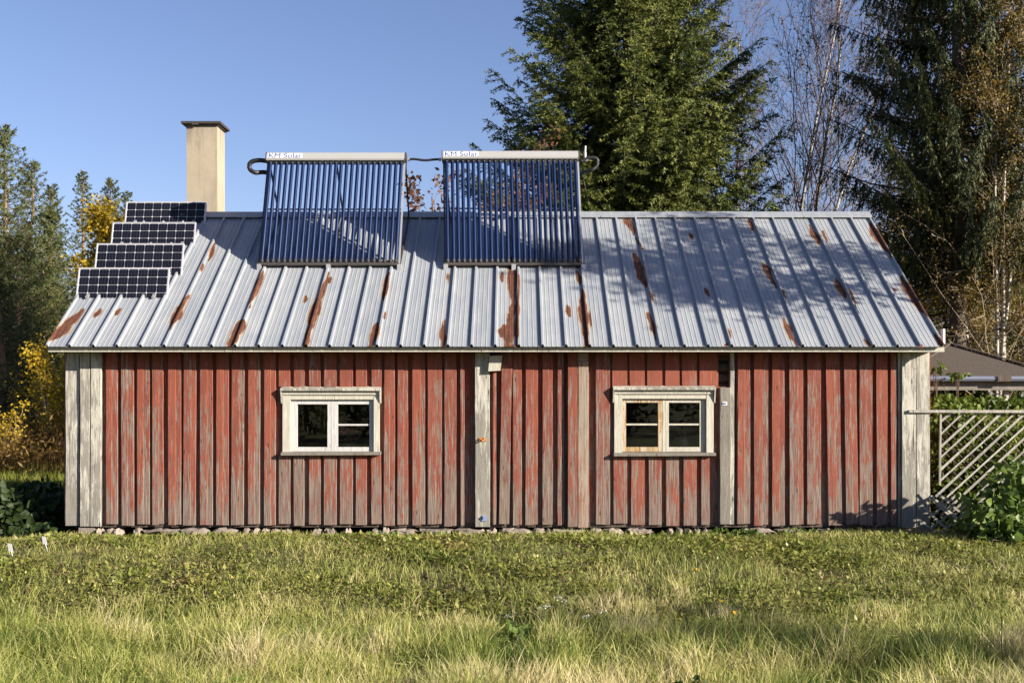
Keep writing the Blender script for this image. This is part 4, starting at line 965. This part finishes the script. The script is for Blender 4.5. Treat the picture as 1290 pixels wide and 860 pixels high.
# birches at right edge, fine yellow leaves
for k, (px, y, H, sd, st, ln, lb) in enumerate([(1264, 6.3, 11.5, 31, 3, [(.0, 0), (.035, 0), (-.03, 0)], 'thin white birch at the right edge with small yellowing leaves'),
                                   (1302, 6.9, 12, 32, 1, [(-.02, 0)], 'birch just cut by the right picture edge'),
                                   (1235, 8.0, 12, 33, 1, [(.02, 0)], 'slim birch between the dark spruce and the right edge')]):
    leafy('birch_tree', lb, 'tree', 'yellowing birches at right', WX(px, y), y, H, sd, 17000, .045, M['goldbrown'], M['birch'], M['paleb'], stems=st, spread=(.75, .8, .8), nchild=(30, 6, 5), r0=.045, lenf=.26, up=(.02, .03, -.03), scatter=.10, start=.12, leans=ln, hang=.6, rb=(0, .8))
# undergrowth far right and behind
for k, (px, y, H, sd, mt_, n, lb) in enumerate([(1225, 15, 5.0, 41, 'goldbrown', 7000, 'bright autumn bush low behind the shelter roof'), (1262, 17, 6.5, 42, 'yellow', 8000, 'yellow young birch behind the garden shelter'), (1178, 16, 5.2, 43, 'goldbrown', 6000, 'autumn bush between the right gable and the spruce trunk'),
                                       (1310, 14, 7, 44, 'pine', 9000, 'green bush beyond the right picture edge'), (1245, 24, 9, 45, 'goldbrown', 9000, 'tall golden bush far behind the right birches'), (1150, 25, 7.0, 46, 'scrub', 8000, 'brown thicket far behind the right roof edge'), (1320, 25, 11, 47, 'scrub', 9000, 'brown thicket far right at the picture edge')]):
    leafy('autumn_bush', lb, 'bush', 'autumn bushes behind the shelter', WX(px, y), y, H, sd, n, .10, M[mt_], M['twig'], stems=4, spread=(.7, .8, .8), nchild=(9, 5, 4), r0=.05, lenf=.45, scatter=.2, start=.12, spl=.22)
# reddish tree behind the ridge
leafy('rowan_tree', 'small rowan with sparse russet leaves peeping over the ridge between the collectors', 'tree', None, WX(600, 5.6), 5.6, 5.9, 51, 1900, .085, M['brownleaf'], M['twig'], stems=4, spread=(.6, .7, .7), nchild=(9, 5, 4), r0=.04, lenf=.42, scatter=.08, spl=.2, lo=3.6, leans=[(-.28, 0), (-.1, 0), (.12, 0), (.3, 0)])

# left wood: pines and spruces
LF = [ # px, depth y, top py, radius, kind
 (-34, 22, 172, 3.4, 0), (6, 24, 158, 3.0, 0), (40, 30, 203, 2.6, 0), (-70, 30, 170, 3.5, 0), (66, 34, 232, 2.0, 1), (104, 36, 214, 2.0, 1), (140, 38, 224, 1.9, 0), (64, 30, 262, 2.0, 0), (160, 42, 240, 2.0, 1),
 (22, 20, 300, 2.3, 0), (54, 22, 330, 2.2, 1), (150, 30, 290, 2.0, 0), (182, 44, 262, 1.8, 1), (0, 17, 350, 2.0, 1), (210, 46, 275, 1.9, 0), (160, 26, 345, 1.6, 0)]
LL = ['tallest pine cut by the left picture edge', 'tall pine with its tip nearest to the left picture edge', 'pine with a slim top second from the left edge', 'pine outside the left picture edge',
 'small pointed spruce left of the yellow birch', 'narrow spruce rising right behind the yellow birch', 'dense pine right of the yellow birch, above the top solar panel', 'pine below the tip of the yellow birch', 'spruce low beside the topmost solar panel',
 'shorter bushy pine in front at far left', 'young spruce in the middle of the left wood', 'pine hidden partly by the stepped solar panels', 'spruce top hidden behind the highest solar panel', 'low young spruce at the left edge', 'pine hidden behind the chimney side of the roof', 'young pine beside the lowest solar panel']
for k, ((px, y, pt_, R_, kd), lb) in enumerate(zip(LF, LL)):
    x = WX(px, y); H = WZ(pt_, y) + .4
    conifer('pine_tree' if kd == 0 else 'spruce_tree', lb, 'tree', 'conifers of the wood at left', x, y, H, R_ * .9, H * (.14 if kd == 0 else .06), 190 if H > 7 else 130, M['pine'], M['pinebark'], 100 + k,
            tstep=.20, nstep=.11, nl=.125 if kd == 0 else .11, nw=.032, kk=8, droop=.10 if kd == 0 else .16, rise=.22, slope0=.12, shape=.82 if kd == 0 else .9, tr=.14, twl=.36, jit=.8, bvar=.45, sparse=.25)
leafy('yellow_birch', 'bright yellow birch glowing between the pines left of the solar panels', 'tree', None, WX(113, 16), 16, 6.3, 61, 14000, .10, M['yellow'], M['birch'], M['paleb'], stems=2, spread=(.5, .6, .6), nchild=(16, 6, 4), r0=.07, lenf=.33, up=(.02, .12, .05), scatter=.16, start=.25, rb=(0, .85))
leafy('yellow_birch', 'smaller yellow birch low between the pines at left', 'tree', None, WX(84, 15.5), 15.5, 3.3, 62, 3000, .09, M['yellow'], M['birch'], M['paleb'], stems=2, spread=(.5, .6, .6), nchild=(12, 5, 4), r0=.05, lenf=.33, up=(.02, .12, .05), scatter=.16, start=.2)
leafy('yellow_birch', 'yellow sapling low at the left picture edge', 'tree', None, WX(8, 12), 12, 1.9, 63, 900, .075, M['yellow'], M['paleb'], M['paleb'], stems=3, spread=(.5, .6, .6), nchild=(7, 4, 3), r0=.02, lenf=.4, up=(.02, .1, .05), scatter=.10, start=.15)
leafy('yellow_birch', 'yellow sapling behind the autumn scrub at left', 'tree', None, WX(40, 16), 16, 2.3, 64, 800, .08, M['yellow'], M['paleb'], M['paleb'], stems=3, spread=(.5, .6, .6), nchild=(7, 4, 3), r0=.02, lenf=.4, up=(.02, .1, .05), scatter=.10, start=.15)
# scrub belt: stuff
def scrub():
    g = np.random.default_rng(71); m = MB()
    n = 1100; X = g.uniform(-26, -6, n); Y = g.uniform(10.5, 22, n)
    for x, y in zip(X, Y):
        z = float(gz(x, y)); h = g.uniform(.7, 1.6) * (1.0 if y > 13 else .55 + .45 * (y - 10.5) / 2.5); c = g.random() * .6
        k = 30; a = g.normal(0, .22, (k, 2)); u = g.random(k) ** .7
        P = np.stack([x + a[:, 0] * (1 + u), y + a[:, 1] * (1 + u), z + h * u], -1); D = nrm(g.normal(0, .6, (k, 3)) + (0, 0, .5)); S = nrm(np.cross(D, g.normal(0, 1, (k, 3))))
        m.rhomb(P, D, S, g.uniform(.08, .20, k), .05, np.clip(c + g.random(k) * .4, 0, 1))
        for j in range(4):
            q = g.normal(0, .1, 2); m.rhomb(np.array([[x + q[0], y + q[1], z]]), nrm(np.array([[q[0], q[1], 1.2]])), np.array([[1., 0, 0]]), h * 1.1, .02, .1)
    o_ = m.build('scrub', M['scrub']); tag(o_, 'brown autumn undergrowth at the edge of the left wood', 'undergrowth', kind='stuff')
    m = MB(); n = 90000; X = g.uniform(-20, 12, n); Y = 5.5 + 12 * g.random(n) ** 1.4
    ok = ~((X > XL - .3) & (X < XR + .3) & (Y < YB + .2)); X = X[ok]; Y = Y[ok]; n = len(X)
    ok = (X < -5) | (X > 5); X = X[ok]; Y = Y[ok]; n = len(X)
    P = np.stack([X, Y, gz(X, Y)], -1); D = nrm(g.normal(0, .35, (n, 3)) * (1, 1, .2) + (0, 0, 1.)); S = nrm(np.cross(D, g.normal(0, 1, (n, 3))))
    m.rhomb(P, D, S, g.uniform(.12, .32, n), .022, np.clip(.6 * vn.fbm(X * .7, Y * .7) + .5 * g.random(n), 0, 1))
    o_ = m.build('field_grass', M['fieldgrass']); tag(o_, 'yellow green grass behind and beside the house', 'grass', kind='stuff')
scrub()

# ------------------------------------------------------------------ bushes and vines near the house
def bush(name, label, cat, parts, mat, seed, size, group=None, rb=(0, 1), stem=True, flat=.3):
    g = np.random.default_rng(seed); cx = np.mean([p[0] for p in parts]); cy = np.mean([p[1] for p in parts])
    z0 = float(gz(cx, cy)); r = thing(name, (cx, cy, z0), label, cat, group); m = MB(); ms = MB()
    for (x, y, z, rx, ry, rz, n) in parts:
        d = nrm(g.normal(0, 1, (n, 3))); rad = g.random(n) ** .42 * (.8 + .4 * vn2(d[:, 0] * 2.5 + x * 3 + 9, d[:, 2] * 2.5 + y))
        P = np.array([x, y, z]) + d * rad[:, None] * np.array([rx, ry, rz]); zg = gz(P[:, 0], P[:, 1]); P[:, 2] = np.maximum(P[:, 2], zg + .02)
        D = nrm(d * .7 + g.normal(0, .6, (n, 3)) + (0, 0, -.25)); S = nrm(np.cross(D, g.normal(0, 1, (n, 3)) * flat + d))
        rn = np.clip(rb[0] + (rb[1] - rb[0]) * (.45 * vn(P[:, 0] * 4, P[:, 2] * 4) + .55 * g.random(n)), 0, 1)
        # leaf of two halves folded at the midrib
        L = size * g.uniform(.55, 1.25, n)[:, None]; up = nrm(np.cross(S, D)); wd = L * .42
        V = np.stack([P, P + D * L * .35 + S * wd + up * L * .10, P + D * L, P + D * L * .35 - S * wd + up * L * .10, P + D * L * .75 + S * wd * .6 + up * L * .05, P + D * L * .75 - S * wd * .6 + up * L * .05], 1).reshape(-1, 3)
        i = np.arange(n)[:, None] * 6
        m.add(V, np.concatenate([i + [0, 1, 4, 2], i + [0, 2, 5, 3]]), None, np.repeat(rn, 6))
        for s in range(6):
            q = np.array([x, y, z]) + g.normal(0, .5, 3) * (rx, ry, rz); b = np.array([x + g.normal(0, .1), y, float(gz(x, y)) - .02])
            ms.tube([b, (b + q) / 2 + g.normal(0, .04, 3), q], [.009, .007, .004], 5)
    m.build('leaves', mat, r); ms.build('stem', M['twig'], r)
    return r
bush('leafy_bush', 'big leaved light green bush in front of the lattice at the right edge', 'bush',
     [(WX(1258, -1.1), -1.1, .22, .42, .35, .34, 420), (WX(1235, -.9), -.9, -.0, .36, .3, .16, 220), (WX(1290, -1.0), -1.0, .5, .40, .35, .40, 420), (WX(1330, -.9), -.9, .35, .5, .4, .5, 450), (WX(1278, -1.3), -1.3, .05, .42, .3, .22, 260), (7.1, -1.3, .25, .4, .3, .35, 300)], M['bushleaf'], 81, .12, rb=(.35, 1))
bush('climbing_hop', 'yellow green climbing plant filling the space behind the lattice', 'climber',
     [(WX(p, y), y, WZ(q, y), .45, .28, .35, n) for p, q, y, n in ((1200, 530, 1.0, 620), (1235, 550, .9, 700), (1275, 560, .8, 700), (1215, 590, .7, 620), (1255, 600, .7, 600), (1300, 540, 1.0, 600), (1190, 560, 1.2, 500), (1340, 580, .9, 600), (1200, 630, .6, 450), (1240, 640, .5, 400))], M['hop'], 82, .075, rb=(.1, 1))
bush('climbing_hop', 'hop shoots climbing under the eave of the garden shelter', 'climber',
     [(WX(p, 3.0), 3.0, WZ(q, 3.0), .35, .2, .13, n) for p, q, n in ((1185, 508, 200), (1215, 512, 260), (1255, 512, 260), (1300, 510, 260))] + [(WX(1180, 3.0), 3.0, WZ(463, 3.0), .10, .08, .10, 26), (WX(1207, 3.0), 3.0, WZ(472, 3.0), .17, .08, .05, 26)], M['hop'], 83, .08, rb=(0, .55))
bush('dark_hedge', 'dark hedge behind the climbing plants right of the house', 'hedge',
     [(x, 6.8, 1.0, 1.1, .8, 1.1, 1500) for x in (6.4, 7.8, 9.2, 10.6)] , M['darkbush'], 84, .14, rb=(0, .45))
bush('dark_hedge', 'low shaded bush at the foot of the lattice by the right house corner', 'bush',
     [(x, .9, .35, .5, .3, .5, 700) for x in (5.75, 6.4, 7.1)] + [(WX(1200, .3), .3, .1, .3, .15, .25, 300)], M['darkbush'], 85, .09)
bush('rhubarb_clump', 'dark large leaved plants in the house shade at the left edge', 'plant',
     [(WX(p, y), y, WZ(q, y) - .1, rx, .4, rz, n) for p, q, y, rx, rz, n in ((10, 640, .5, .42, .34, 520), (50, 650, .6, .36, .36, 520), (-40, 640, .6, .5, .4, 520), (72, 662, 1.2, .3, .3, 340), (30, 670, -.2, .4, .18, 320), (45, 625, 1.5, .40, .3, 360))], M['darkbush'], 86, .13, rb=(0, .5))
for k, (px, py, y, n, w_, h_, lb) in enumerate([(905, 665, -.35, 130, .18, .10, 'small green nettle clump at the foot of the bare grey post'), (945, 667, -.35, 160, .22, .08, 'low green weed clump right of the bare grey post'), (480, 668, -.35, 260, .42, .07, 'fresh green chickweed patch below the wall between left window and middle post'),
                              (350, 672, -.4, 150, .5, .06, 'green weeds along the stones under the left window'), (560, 667, -.35, 130, .3, .06, 'green weeds left of the middle post'), (690, 672, -.35, 150, .4, .05, 'low weeds below the middle planks'), (425, 668, -.25, 90, .22, .05, 'small weed tuft below the left end of the boards under the left window'), (640, 668, -.28, 80, .2, .06, 'small weed tuft just right of the middle post'), (760, 668, -.3, 90, .25, .06, 'weeds below the bare board'), (1010, 668, -.3, 140, .35, .05, 'weeds under the right third of the wall'), (160, 672, -.3, 60, .2, .05, 'small weed by the corner stone'), (250, 676, -.4, 140, .4, .06, 'weeds by the stones at the left part of the wall')]):
    x = WX(px, y); z = float(gz(x, y)); bush('weed_clump', lb, 'weeds', [(x, y, z + h_ * .6, w_, .16, h_, n)], M['bushleaf'], 90 + k, .055, 'weed clumps along the wall')
for k, (px, py, y, n, sz, w_, h_, lb, mt_) in enumerate([(650, 752, -5.2, 80, .075, .16, .10, 'broad leaved green dock plant in the middle of the meadow', 'bushleaf'), (300, 835, -6.9, 50, .055, .12, .10, 'small leafy weed in the meadow at lower left', 'bushleaf'), (520, 853, -7.0, 18, .07, .10, .10, 'pale dry leaves low in the meadow at bottom centre', 'paleleaf'), (875, 845, -7.0, 90, .05, .2, .12, 'dark leafy weed at the bottom of the meadow right of centre', 'darkbush')]):
    x = WX(px, y); z = float(gz(x, y)); bush('meadow_weed', lb, 'weed', [(x, y, z + h_ + .06, w_, .14, h_, n)], M[mt_], 120 + k, sz, 'broad leaved weeds in the meadow')
# thin trees standing out of the picture at right, whose shade falls on roof and lawn
leafy('birch_tree', 'leafy birch standing right of the house outside the picture, shading the roof', 'tree', None, 11.7, -2.2, 8.0, 111, 5600, .11, M['goldbrown'], M['birch'], M['paleb'], stems=1, spread=(.9, .7, .7), nchild=(13, 5, 4), r0=.09, lenf=.34, up=(.02, .02, .0), scatter=.2, start=.66)
leafy('birch_tree', 'birch in the meadow outside the picture at right', 'tree', None, 15.0, -12.2, 6.5, 112, 3500, .10, M['goldbrown'], M['birch'], M['paleb'], stems=2, spread=(.8, .7, .7), nchild=(11, 5, 4), r0=.09, lenf=.34, scatter=.22, start=.3)
0 and leafy('garden_bush', 'round bush outside the picture at right shading the house corner', 'bush', None, 7.95, -1.75, 1.9, 113, 2600, .10, M['bushleaf'], M['twig'], stems=4, spread=(.7, .7, .7), nchild=(7, 4, 3), r0=.03, lenf=.4, scatter=.12, start=.15)
# a line of spruces behind the photographer (seen only as reflections in the glass)
for k in range(9):
    x = -20 + k * 5 + rng.normal(0, .6); y = -40 + rng.normal(0, 2)
    conifer('spruce_tree', f'spruce of the row across the meadow behind the photographer, number {k + 1} from the left', 'tree', 'spruces behind the photographer', x, y, 11 + rng.random() * 4, 3.2, .5, 60, M['pine'], M['pinebark'], 200 + k,
            tstep=.45, nstep=.3, nl=.5, nw=.16, kk=2, jit=.8, sparse=.1)

# ------------------------------------------------------------------ lawn, ground cover and meadow
def meadow():
    g = np.random.default_rng(91)
    # ground cover on the bank
    def scatter_area(n, x0, x1, y0, y1): return g.uniform(x0, x1, n), g.uniform(y0, y1, n)
    X, Y = scatter_area(150000, -8.5, 9, -5.3, .25)
    dens = vn.fbm(X * .9, Y * 1.4) ; edge = -4.2 + 1.4 * (vn2(X * .7, Y * 0) - .5)
    band = sstep(edge, edge + .5, Y)
    bare = sstep(.5, .75, vn3(X * 1.1 + 5, Y * 2.2)) * .7 + ((X > 1.2) & (X < 4.2) & (Y > -.85)) * .75 * vn2(X * 2, Y * 3)
    keep = g.random(len(X)) < band * (.12 + 1.5 * sstep(.3, .62, dens)) * (1 - bare)
    inside = (X > XL) & (X < XR) & (Y > -.05); keep &= ~inside
    X = X[keep]; Y = Y[keep]; n = len(X)
    tall = .03 + .10 * vn2(X * 1.7, Y * 1.7) * sstep(-.6, -2.5, Y) + .02
    P = np.stack([X, Y, gz(X, Y) + tall * g.random(n)], -1)
    D = nrm(g.normal(0, 1, (n, 3)) * (1, 1, .35) + (0, -.25, .35)); S = nrm(np.cross(D, g.normal(0, .35, (n, 3)) + (0, 0, 1.)))
    near_wall = sstep(-.25, -.9, Y); P[:, 2] = gz(X, Y) + (P[:, 2] - gz(X, Y)) * (.25 + .75 * near_wall)
    sz = (.6 + .4 * near_wall) * (.020 + .045 * vn(X * 1.3 + 9, Y * 2) * (g.random(n) ** .5))
    m = MB(); m.rhomb(P, D, S, sz * 1.3, sz * .8, np.clip(.02 + .7 * vn.fbm(X * 1.6 + 3, Y * 1.6) + .45 * g.random(n) + .12 * (vn3(X * .5, Y * .8) - .5), 0, 1))
    o_ = m.build('ground_cover', M['cover']); tag(o_, 'low leafy ground cover on the bank before the house', 'ground cover', kind='stuff')
    # dry litter
    X, Y = scatter_area(26000, -8, 8, -4.6, -.05); n = len(X)
    P = np.stack([X, Y, gz(X, Y) + .012 + .04 * g.random(n)], -1); D = nrm(g.normal(0, 1, (n, 3)) * (1, 1, .25)); S = nrm(np.cross(D, g.normal(0, .3, (n, 3)) + (0, 0, 1.)))
    m = MB(); m.rhomb(P, D, S, g.uniform(.03, .12, n), g.uniform(.004, .03, n), g.random(n))
    o_ = m.build('leaf_litter', M['litter']); tag(o_, 'dry stalks and brown litter between the ground cover', 'litter', kind='stuff')
    # blades: bent strips
    def blades(X, Y, H, Wd, rn, bend, name, lab):
        n = len(X); B = np.stack([X, Y, gz(X, Y) - .01], -1)
        a = g.uniform(0, 2 * pi, n); bd = np.stack([np.cos(a), np.sin(a), np.zeros(n)], -1) * (bend * H * g.uniform(.3, 1.3, n))[:, None]
        b2 = g.uniform(0, 2 * pi, n); S = np.stack([np.cos(b2), np.sin(b2) * .5, np.zeros(n)], -1) * (Wd / 2)[:, None]
        lv = []
        for t_, w_ in ((0, .8), (.4, 1), (.75, .7)):
            c = B + bd * t_ ** 2 + np.array([0, 0, 1.]) * (H * t_ * (1 - .18 * bend * t_))[:, None]; lv += [c - S * w_, c + S * w_]
        lv.append(B + bd + np.array([0, 0, 1.]) * (H * (1 - .28 * bend))[:, None])
        V = np.stack(lv, 1).reshape(-1, 3); i = np.arange(n)[:, None] * 7
        m = MB(); m.add(V, np.concatenate([i + [0, 1, 3, 2], i + [2, 3, 5, 4]]), i + [4, 5, 6], np.repeat(rn, 7))
        o_ = m.build(name, M['grass']); tag(o_, lab, 'grass', kind='stuff')
    # tall meadow
    n = 210000; Y = -2.5 - 6.4 * g.random(n) ** .95; X = g.uniform(-1, 1, n) * (1.9 + .50 * (Y + 14)) + .0
    cl = vn.fbm(X * 1.1, Y * 1.5); cl2 = vn2(X * 3.2, Y * 3.2)
    keep = g.random(n) < (.18 + 1.25 * sstep(.2, .75, cl2)) * sstep(-2.7, -4.3, Y + 1.6 * (vn3(X * .8, X * 0) - .5)); X = X[keep]; Y = Y[keep]; cl = cl[keep]; cl2 = cl2[keep]; n = len(X)
    hump = sstep(-4.0, -5.6, Y); H = (.07 + .26 * hump * (.15 + 1.25 * cl) + .17 * cl2 ** 2) * g.uniform(.4, 1.3, n)
    rn = np.clip(.54 + 1.45 * (vn3.fbm(X * 1.0 + 2, Y * 1.6) - .5) + .62 * (g.random(n) - .5) + .35 * (cl2 - .5), 0, 1)
    blades(X, Y, H, g.uniform(.004, .0105, n), rn, .30 + .75 * vn2(X * 2 + 30, Y * 2) * g.random(n), 'meadow_grass', 'tall yellow green meadow grass in the foreground')
    # matted thatch, low fill; dark tint paints shade under the blades
    n = 120000; Y = -3.9 - 5.2 * g.random(n); X = g.uniform(-1, 1, n) * (1.9 + .50 * (Y + 14))
    P = np.stack([X, Y, gz(X, Y) + .16 * g.random(n) ** 1.5 * sstep(-3.8, -5.2, Y)], -1); D = nrm(g.normal(0, 1, (n, 3)) * (1, 1, .5) + (0, 0, .25)); S = nrm(np.cross(D, g.normal(0, 1, (n, 3))))
    m = MB(); m.rhomb(P, D, S, g.uniform(.06, .2, n), g.uniform(.004, .010, n), np.clip(.0 + .45 * vn.fbm(X * 1.3, Y * 1.3) + .45 * g.random(n), 0, 1))
    o_ = m.build('grass_thatch', M['grass']); tag(o_, 'matted dry thatch beneath the meadow grass', 'grass', kind='stuff')
    # short lawn
    n = 130000; X, Y = scatter_area(n, -9, 9.5, -5.0, .9); keep = ~((X > XL) & (X < XR) & (Y > -.03)) & (g.random(n) < .35 + .8 * vn2(X * 1.5 + 8, Y * 1.5)); keep &= ~((X > 1.4) & (X < 3.9) & (Y > -.75) & (vn3(X * 2, Y * 4) < .62))
    X = X[keep]; Y = Y[keep]; n = len(X)
    rn = np.clip(.10 + .6 * vn3.fbm(X * 1.1, Y * 1.1) + .5 * (g.random(n) - .2), 0, 1)
    blades(X, Y, g.uniform(.03, .13, n) * (.7 + 1.0 * vn(X * 2, Y * 2)) * (.55 + .45 * sstep(-.3, -1.2, Y)), g.uniform(.004, .009, n), rn, np.full(n, .6), 'lawn_grass', 'short green grass on the bank')
    # taller seed stalks
    n = 1500; Y = -4.3 - 4.3 * g.random(n); X = g.uniform(-1, 1, n) * (1.6 + .48 * (Y + 14))
    blades(X, Y, g.uniform(.28, .55, n), np.full(n, .0035), g.uniform(.7, 1, n), np.full(n, .35), 'seed_stalks', 'thin straw coloured stalks rising above the meadow')
meadow()
def flowers():
    g = np.random.default_rng(95)
    spots = [(711, 757, 1), (688, 764, 1), (760, 770, 1), (738, 776, 1), (705, 752, 1), (640, 775, 1), (908, 756, 0), (926, 771, 0), (1262, 778, 0), (877, 718, 0)]
    lw = ['white yarrow head highest of the cluster right of centre', 'white yarrow head left in the cluster', 'white yarrow head at the right of the cluster', 'white yarrow head below the others of the cluster', 'white yarrow head just above the cluster', 'lone white yarrow head left of the cluster',
          'yellow flower upper one of the pair in the meadow', 'yellow flower lower one of the pair in the meadow', 'single yellow flower in the meadow near the right edge', 'tiny yellow flower on the green bank']
    for (px, py, wh), lb in zip(spots, lw):
        y = -6.0
        for _ in range(30):
            p = W(px, py, y); zg = float(gz(p[0], y))
            if p[2] - zg > .30: break
            y += .08
        p = W(px, py, y); zg = float(gz(p[0], y))
        r = thing('wildflower', (p[0], y, zg), lb, 'flower', 'white yarrow in the meadow' if wh else 'yellow flowers in the meadow')
        m = MB(); m.tube([(p[0] + .03, y, zg), (p[0], y, (zg + p[2]) / 2), p], .003, 5); m.build('stem', M['bushleaf'], r)
        n = 26 if wh else 20; P = p + g.normal(0, 1, (n, 3)) * ((.018, .018, .005) if wh else (.004, .004, .003)); D = nrm(g.normal(0, 1, (n, 3)) * (1, 1, .4) + (0, 0, .2)); S = nrm(np.cross(D, g.normal(0, .3, (n, 3)) + (0, 0, 1.)))
        m = MB(); m.rhomb(P, D, S, .010 if wh else .022, .008 if wh else .011, g.random(n)); m.build('flower_head', M['petal_white' if wh else 'petal_yellow'], r)
flowers()
# ------------------------------------------------------------------ light, sky, camera
wd = bpy.data.worlds.new('World'); scene.world = wd; wd.use_nodes = True
nt = wd.node_tree; bg = nt.nodes['Background']
sky = nt.nodes.new('ShaderNodeTexSky'); sky.sky_type = 'NISHITA'; sky.sun_disc = False
sky.sun_elevation = radians(EL); sky.sun_rotation = atan2(SUN[0], SUN[1]); sky.altitude = 100
sky.air_density = 1.0; sky.dust_density = .6; sky.ozone_density = 4.0
tint = nt.nodes.new('ShaderNodeMix'); tint.data_type = 'RGBA'; tint.blend_type = 'MULTIPLY'; tint.inputs[0].default_value = 1
tint.inputs[7].default_value = (1.15, .94, .99, 1); nt.links.new(sky.outputs[0], tint.inputs[6]); nt.links.new(tint.outputs[2], bg.inputs[0]); bg.inputs[1].default_value = .064
ld = bpy.data.lights.new('sun', 'SUN'); ld.energy = 5.0; ld.angle = radians(.5); ld.color = (1.0, .90, .76)
lo_ = bpy.data.objects.new('sun', ld); COL.objects.link(lo_)
import mathutils
lo_.rotation_euler = mathutils.Vector(SUN).to_track_quat('Z', 'Y').to_euler(); lo_.location = (20, -20, 20)
cam = bpy.data.cameras.new('camera'); co_ = bpy.data.objects.new('camera', cam); COL.objects.link(co_)
cam.sensor_width = 36; cam.lens = F / 1290 * 36; cam.sensor_fit = 'HORIZONTAL'
cam.shift_x = (645 - CX) / 1290; cam.shift_y = (HY - 430) / 1290
co_.location = (0, CY, CH); co_.rotation_euler = (radians(90), 0, 0); cam.clip_end = 4000; cam.clip_start = .05
scene.camera = co_
vs = scene.view_settings; vs.view_transform = 'Standard'; vs.look = 'None'; vs.gamma = 1; vs.exposure = 1.36; vs.use_curve_mapping = False
scene.render.engine = 'CYCLES'
cy = scene.cycles
cy.max_bounces = 6; cy.diffuse_bounces = 3; cy.glossy_bounces = 3; cy.transmission_bounces = 4; cy.transparent_max_bounces = 8; cy.use_denoising = True
cy.caustics_reflective = False; cy.caustics_refractive = False
